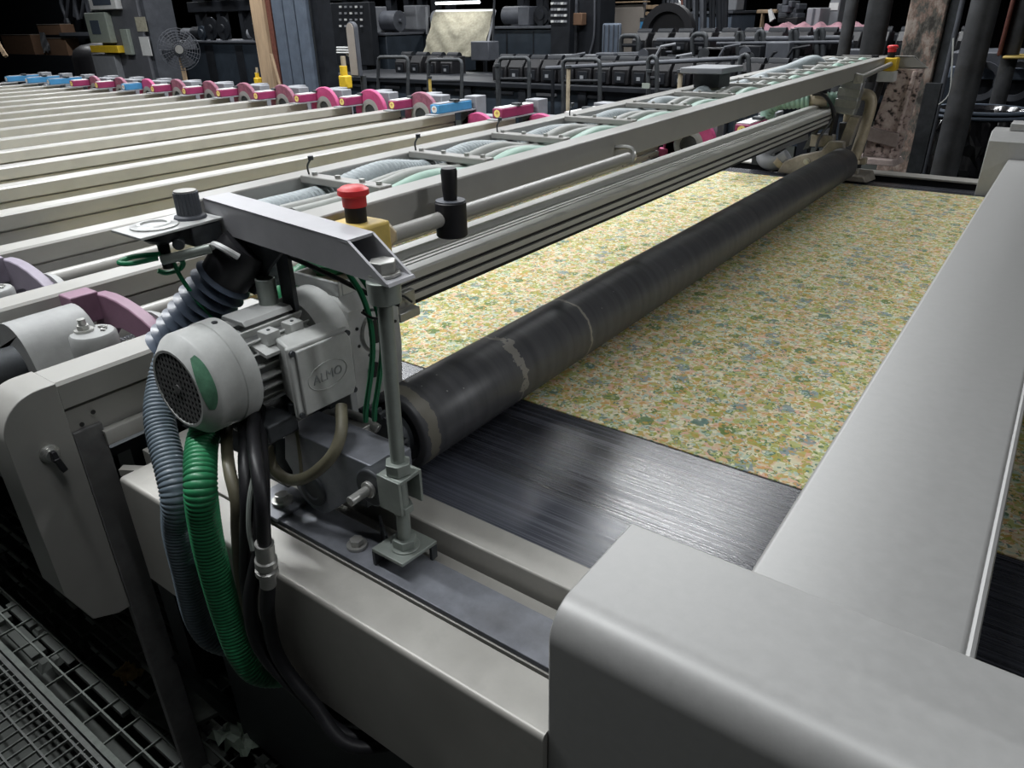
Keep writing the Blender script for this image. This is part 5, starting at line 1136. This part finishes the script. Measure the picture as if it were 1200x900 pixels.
for i in range(19):
    x = xs0+i*.185
    lab = '%s dark head with tagged plate from the left, nearer row' % (ORD+['nineteenth'])[i]
    if proto is None: proto = head(x, 6.0, zr-.02, .95, i); proto['label'] = lab; proto['group'] = 'dark heads of the neighbouring line'
    else: dup(proto, (i*.185, 0, 0), lab)
xs1 = at(470, 92, 6.6).x
for i in range(4):
    dup(proto, (xs1+i*.23-xs0, .6, -.02), '%s dark head from the left in the short row below the draped cloth' % ORD[i])
zs = at(800, 64, 7.2).z; xs2 = at(748, 60, 7.2).x
for i in range(14):
    dup(proto, (xs2+i*.22-xs0, 1.2, zs-zr+.02), '%s dark head with tagged plate from the left, farther row' % ORD[i])
t = root('line_table', 700, 120, 5.98, 'long dark table of the neighbouring line carrying the nearer dark heads', 'table')
a, b_ = at(420, 110, 6.6), at(1010, 100, 6.0)
part('table_top', box(B(), (a.x, b_.x), (5.90, 7.0), (zr-.07, zr-.025)), 'bgdark', t, .006)
part('apron', box(B(), (a.x, b_.x), (5.96, 6.0), (zr-.40, zr-.071)), 'navy', t)
for i in range(9):
    x = a.x+(b_.x-a.x)*(i+.5)/9; part('table_leg', box(B(), (x-.04, x+.04), (5.92, 5.955), (-.3, zr-.071)), 'bgdark', t)
for i in range(12):
    x = a.x+(b_.x-a.x)*(i+.3)/12; part('apron_strip', box(B(), (x, x+.22), (5.945, 5.959), (zr-.13, zr-.105)), 'bggrey' if i % 3 == 0 else 'bgmid', t)
t = root('line_table', 820, 70, 7.15, 'dark table of the neighbouring line carrying the farther dark heads', 'table')
a, b_ = at(735, 70, 7.2), at(1130, 60, 7.2)
part('table_top', box(B(), (a.x, b_.x), (7.1, 7.8), (zs-.07, zs-.001)), 'bgdark', t, .006); part('apron', box(B(), (a.x, b_.x), (7.15, 7.2), (zs-.5, zs-.071)), 'navy', t)
for i in range(5):
    x = a.x+(b_.x-a.x)*(i+.5)/5; part('table_leg', box(B(), (x-.04, x+.04), (7.2, 7.28), (-.3, zs-.07)), 'bgdark', t)
def rolls(px0, py0, px1, py1, Y, r, m, label):
    A_, B_ = at(px0, py0, Y), at(px1, py1, Y); t = thing('support_tube', (A_.x, Y, -.3), label, 'tube', 'tubes over the dark heads')
    bm = B(); tube(bm, [A_, B_], r, n=10, straight=True); part('tube', bm, m, t)
    for f in (.04, .96):
        P = A_.lerp(B_, f); bm = B(); tube(bm, [Vector((P.x, Y, -.3)), P], .016, n=8, straight=True); part('post', bm, 'bgdark', t)
rolls(640, 80, 870, 68, 5.75, .018, 'bgmid', 'grey tube lying over the nearer dark heads, left length')
rolls(720, 76, 960, 72, 7.04, .024, 'bgmid', 'grey tube lying behind the nearer dark heads')
rolls(770, 47, 1000, 44, 7.06, .02, 'bgmid', 'pale tube along the farther dark heads, lower')
rolls(790, 42, 990, 37, 7.86, .028, 'bgmid', 'pale tube along the farther dark heads, upper')
rolls(840, 51, 1000, 49, 7.03, .014, 'bgmid', 'thin pale tube in front of the farther dark heads')
random.seed(44)
t = root('line_machinery', 760, 60, 6.9, 'dark shafts, levers and covers crowding the neighbouring line between its two rows', 'machinery')
for i in range(26):
    px = random.uniform(600, 1000); py = random.uniform(66, 78) if px < 740 else random.uniform(58, 70); Y_ = 6.85; a = at(px, py, Y_); k = i % 4
    if k == 0: part('cover_case', box(B(), (a.x-.10, a.x+.10), (Y_, Y_+.14), (zr-.024, a.z+.06)), random.choice(['black', 'bgdark', 'bgmid']), t, .01)
    elif k == 1:
        bm = B(); tube(bm, [(a.x-.15, Y_, zr-.02), (a.x, Y_, a.z+.03), (a.x+.12, Y_+.05, a.z+.05)], .013, n=6, straight=True); part('lever', bm, random.choice(['bgmid', 'bgdark', 'bggrey']), t)
    elif k == 2:
        bm = B(); cyl(bm, (a.x, Y_-.02, a.z), (a.x, Y_+.06, a.z), .05, n=16); tube(bm, [(a.x, Y_, a.z), (a.x, Y_, zr-.03)], .012, n=6, straight=True); part('pulley', bm, random.choice(['bgmid', 'dark']), t)
    else:
        bm = B(); tube(bm, [(a.x-.3, Y_+.1, a.z), (a.x+.3, Y_+.1, a.z+.02)], .012, n=6, straight=True); tube(bm, [(a.x, Y_+.1, a.z+.01), (a.x, Y_+.1, zr-.03)], .01, n=6, straight=True); part('shaft', bm, random.choice(['bggrey', 'bgmid']), t)
# cable panels with rows of small switches on the far machines
for (pa, pb, pt, pbm, Y_, lab) in ((395, 432, 6, 36, 7.6, 'dark switch panel with rows of small pale buttons left of the draped cloth'), (645, 668, 2, 30, 8.0, 'dark switch panel with pale button rows left of the dark column')):
    t = root('switch_panel', pa, pbm, Y_, lab, 'panel'); blk(t, 'panel_case', pa, pbm+40, pb, pt-4, Y_, .12, 'bgdark', .01); a_ = at(pa, pbm+40, Y_); b2 = at(pb, pbm+40, Y_); part('pedestal', box(B(), (a_.x+.05, b2.x-.05), (Y_+.01, Y_+.11), (-.3, b2.z)), 'bgdark', t)
    for r_ in range(4):
        for c_ in range(5):
            u, v = pa+(pb-pa)*(c_+.7)/6, pt+2+(pbm-pt)*r_/4; a = at(u, v, Y_); part('button', box(B(), (a.x-.018, a.x+.018), (Y_-.015, Y_-.001), (a.z-.012, a.z+.012)), 'bggrey' if (r_+c_) % 3 else 'white', t)
# posts and bowed pipe frames
def bow(px0, px1, top, bot, Y, r, label):
    a, b_, c, d = at(px0, bot, Y), at(px0, top, Y), at(px1, top, Y), at(px1, bot, Y)
    t = thing('pipe_stand', (a.x, Y, -.3), label, 'frame', 'bowed dark pipe frames'); h = .035
    bm = B(); tube(bm, [Vector((a.x, Y, -.3)), a, b_-Vector((0, 0, h)), b_+Vector((h*.3, 0, -h*.3)), b_+Vector((h, 0, 0)), c-Vector((h, 0, 0)), c-Vector((h*.3, 0, h*.3)), c-Vector((0, 0, h)), d, Vector((d.x, Y, -.3))], r, n=10, straight=True); part('pipe_bow', bm, 'dark', t)
    bm = B(); tube(bm, [a.lerp(b_, .45), d.lerp(c, .45)], r*.7, n=8, straight=True); part('cross_pipe', bm, 'bgdark', t)
    for P in (a, d): part('foot', box(B(), (P.x-.04, P.x+.04), (Y-.04, Y+.04), (-.30, -.27)), 'bgdark', t)
for (a, b_, c, d, Y, lab) in ((443, 478, 67, 112, 5.5, 'bowed dark pipe frame right of the yellow valve'), (502, 541, 70, 115, 5.5, 'bowed dark pipe frame below the draped cloth'), (585, 620, 68, 112, 5.6, 'bowed dark pipe frame right below the draped cloth'), (660, 703, 70, 115, 5.5, 'bowed dark pipe frame below the dark column'), (760, 770, 66, 112, 5.4, 'narrow dark pipe frame in front of the nearer heads'), (868, 878, 64, 100, 5.5, 'narrow dark pipe frame near the ladder frame lid'), (728, 748, 42, 62, 7.05, 'small dark pipe frame below the beige board'), (812, 828, 40, 60, 7.05, 'small dark pipe frame below the hanging rods'), (865, 871, 37, 62, 7.05, 'small pipe frame leftmost on the farther row'), (888, 895, 36, 62, 7.05, 'small pipe frame second on the farther row'), (928, 934, 34, 62, 7.05, 'small pipe frame third on the farther row'), (958, 965, 33, 62, 7.05, 'small pipe frame rightmost on the farther row')):
    bow(a, b_, c, d, Y, .017 if Y < 6 else .024, lab)
def spost(px, top, bot, Y, r, m, label, tag=None):
    a, b_ = at(px, bot, Y), at(px, top, Y); t = thing('slim_post', (a.x, Y, -.3), label, 'post', 'slim posts in front of the dark heads')
    bm = B(); tube(bm, [(a.x, Y, -.3), (a.x, Y, b_.z)], r, n=8, straight=True); part('pole', bm, m, t)
    bm = B(); cyl(bm, (a.x, Y, b_.z), (a.x, Y, b_.z+.02), r*1.5, n=10); part('cap', bm, 'dark', t)
    if tag: part('tag', box(B(), (a.x-.03, a.x+.03), (Y-.04, Y-.03), (at(px, 103, Y).z, at(px, 97, Y).z)), tag, t)
spost(757, 85, 140, 5.2, .014, 'dark', 'slim dark post with a pale green tag before the nearer heads', 'panelgreen')
spost(665, 80, 150, 5.3, .016, 'tan', 'slim post with brown stains left of the second clamp box')
spost(795, 85, 118, 5.4, .018, 'tan', 'slim tan post before the nearer heads')
spost(505, 92, 115, 5.4, .014, 'paleyellow', 'slim yellowish post below the draped cloth')
spost(584, 78, 135, 5.1, .016, 'dark', 'slim dark post left of the magenta clamp box with the pale sign')
# hanging dark rods
t = root('rod_rack', 815, 30, 8.6, 'rack of thin dark rods hanging above the farther heads', 'rack')
blk(t, 'rack_bar', 775, -38, 855, -42, 8.6, .05, 'bgdark')
random.seed(31)
for i in range(16):
    px = 779+i*4.8; bm = B(); tube(bm, [at(px, -38, 8.6), at(px+random.uniform(-2, 2), 36+random.uniform(-6, 8), 8.6)], .012+.022*random.random(), n=6, straight=True); part('hanging_rod', bm, random.choice(['bgdark', 'bgmid', 'bgdark', 'rust']), t)
bm = B(); a = at(785, 40, 8.0); lathe(bm, (a.x, 8.0, a.z), (0, -1, 0), [(0, 0), (0, .30), (.1, .30), (.1, .22), (.05, .2), (.05, 0)], 28); t = thing('pulley_stand', (a.x, 8.0, -.3), 'large black pulley wheel on a stand below the hanging rods', 'wheel'); part('wheel_disc', bm, 'black', t); part('stand_post', box(B(), (a.x-.06, a.x+.06), (8.0, 8.08), (-.3, a.z)), 'bgdark', t)
bm = B(); lathe(bm, at(793, 7, 9.5), (0, -1, 0), [(0, 0), (0, .07), (.03, .06), (.03, 0)], 16); single('round_gauge', bm, 'white', 'small round pale gauge above the black wheel', 'gauge')
# right part: cabinets and pink cloth
t = root('metal_cabinet', 952, 25, 9.0, 'grey metal cabinet behind the pink cloth, left of the pale signs', 'cabinet'); blk(t, 'body', 943, 32, 962, 9, 9.0, .4, 'bggrey', .01); blk(t, 'door_seam', 952.3, 31, 953, 10, 8.99, .009, 'bgmid')
t = root('metal_cabinet', 980, 20, 9.4, 'tall pale grey cabinet with a white sign left of the thin dark pipe', 'cabinet'); blk(t, 'body', 968, 34, 992, -40, 9.4, .5, 'bggrey', .01); blk(t, 'white_sign', 971, 12, 983, 3, 9.39, .009, 'white')
t = root('dark_stand', 923, 20, 9.2, 'dark equipment stand left of the grey cabinet', 'stand')
random.seed(17)
for i in range(9): blk(t, 'equipment_case', 908+random.uniform(0, 22), 30-i*3, 922+random.uniform(0, 16), 24-i*3-random.random()*4, 9.2+random.uniform(-.1, .1), .3, random.choice(['bgdark', 'bgmid', 'black', 'bgmid']), .01)
blk(t, 'stand_frame', 908, 66, 938, 30, 9.25, .4, 'bgdark')
t = root('folding_board', 900, 30, 9.6, 'small white tilted board and timber frame left of the dark stand', 'board')
bm = B(); hexa(bm, [at(902, 26, 9.0), at(907, 22, 9.0), at(909, 22, 9.1), at(904, 26, 9.1)]+[at(898, 26, 9.0)+Vector((0, 0, .12)), at(902, 22, 9.0)+Vector((0, 0, .1)), at(903, 22, 9.1)+Vector((0, 0, .1)), at(899, 26, 9.1)+Vector((0, 0, .12))]); part('white_board', bm, 'white', t)
blk(t, 'timber_frame', 886, 16, 910, 11, 9.6, .1, 'wood', .01); blk(t, 'timber_leg', 888, 60, 892, 16, 9.6, .1, 'wood')
def pinkcloth(px0, px1, py, Y, wd, label, seed):
    random.seed(seed); a, b_ = at(px0, py, Y), at(px1, py, Y); bm = B(); n, k = 40, 8
    gg = [[bm.verts.new((a.x+(b_.x-a.x)*i/n, Y+wd*j/k, a.z+.02*math.sin(i*.9+j)+.03*random.random()-(.16 if j == 0 else 0))) for j in range(k+1)] for i in range(n+1)]
    fs = [bm.faces.new((gg[i][j], gg[i+1][j], gg[i+1][j+1], gg[i][j+1])) for i in range(n) for j in range(k)]; bmesh.ops.solidify(bm, geom=fs, thickness=.03)
    return single('pink_cloth', bm, 'pink', label, 'cloth', smooth=60)
pinkcloth(892, 1014, 33, 8.2, .9, 'rumpled pink and white cloth lying beyond the farther dark heads', 2)
pinkcloth(1086, 1110, 27, 7.2, .6, 'bit of pink cloth between the peeling pillar and the steel pillar', 3)
t = root('cloth_table', 950, 50, 8.2, 'dark table under the pink cloth', 'table'); a, b_ = at(890, 35, 8.3), at(1120, 33, 8.3); part('table_top', box(B(), (a.x, b_.x), (8.26, 9.1), (a.z-.10, a.z-.05)), 'bgdark', t)
for f in (.1, .5, .9): 
    x = a.x+(b_.x-a.x)*f; part('table_leg', box(B(), (x-.04, x+.04), (8.32, 8.40), (-.3, a.z-.10)), 'bgdark', t)
# machines behind the right pillars
t = root('machine_housing', 1150, 90, 6.6, 'dark machine with round openings behind the drum at the right edge', 'machine')
blk(t, 'lower_panel', 1110, 200, 1260, 88, 6.6, .8, 'bgdark', .01); blk(t, 'blue_band', 1110, 92, 1260, 80, 6.55, .04, 'column', .01); blk(t, 'upper_panel', 1110, 78, 1260, 62, 6.6, .7, 'bgmid', .01)
for px in (1150, 1190): 
    a = at(px, 95, 6.55); bm = B(); lathe(bm, (a.x, 6.54, a.z), (0, -1, 0), [(0, .09), (0, .13), (.04, .13), (.04, .09)], 28, close=True); part('round_opening', bm, 'bgmid', t)
blk(t, 'pale_spout', 1146, 96, 1154, 68, 6.4, .12, 'bggrey', .02)
t = root('yellow_rail', 1180, 40, 6.2, 'stained yellow-brown post at the upper right edge', 'post'); blk(t, 'post_face', 1172, 66, 1200, -60, 6.2, .2, 'paleyellow' if False else 'rust', .01); blk(t, 'post_foot', 1174, 69, 1220, 66, 6.15, .3, 'paleyellow', .01)
t = root('bright_rag', 1140, 40, 8.5, 'pale scraps of cloth glimpsed between the right pillars', 'cloth'); zt = at(890, 35, 8.3).z-.05; x_ = at(1108, 40, 8.5).x; part('cloth_heap', box(B(), (x_, x_+.06), (8.5, 8.8), (zt, zt+.09)), 'pink', t, .03)
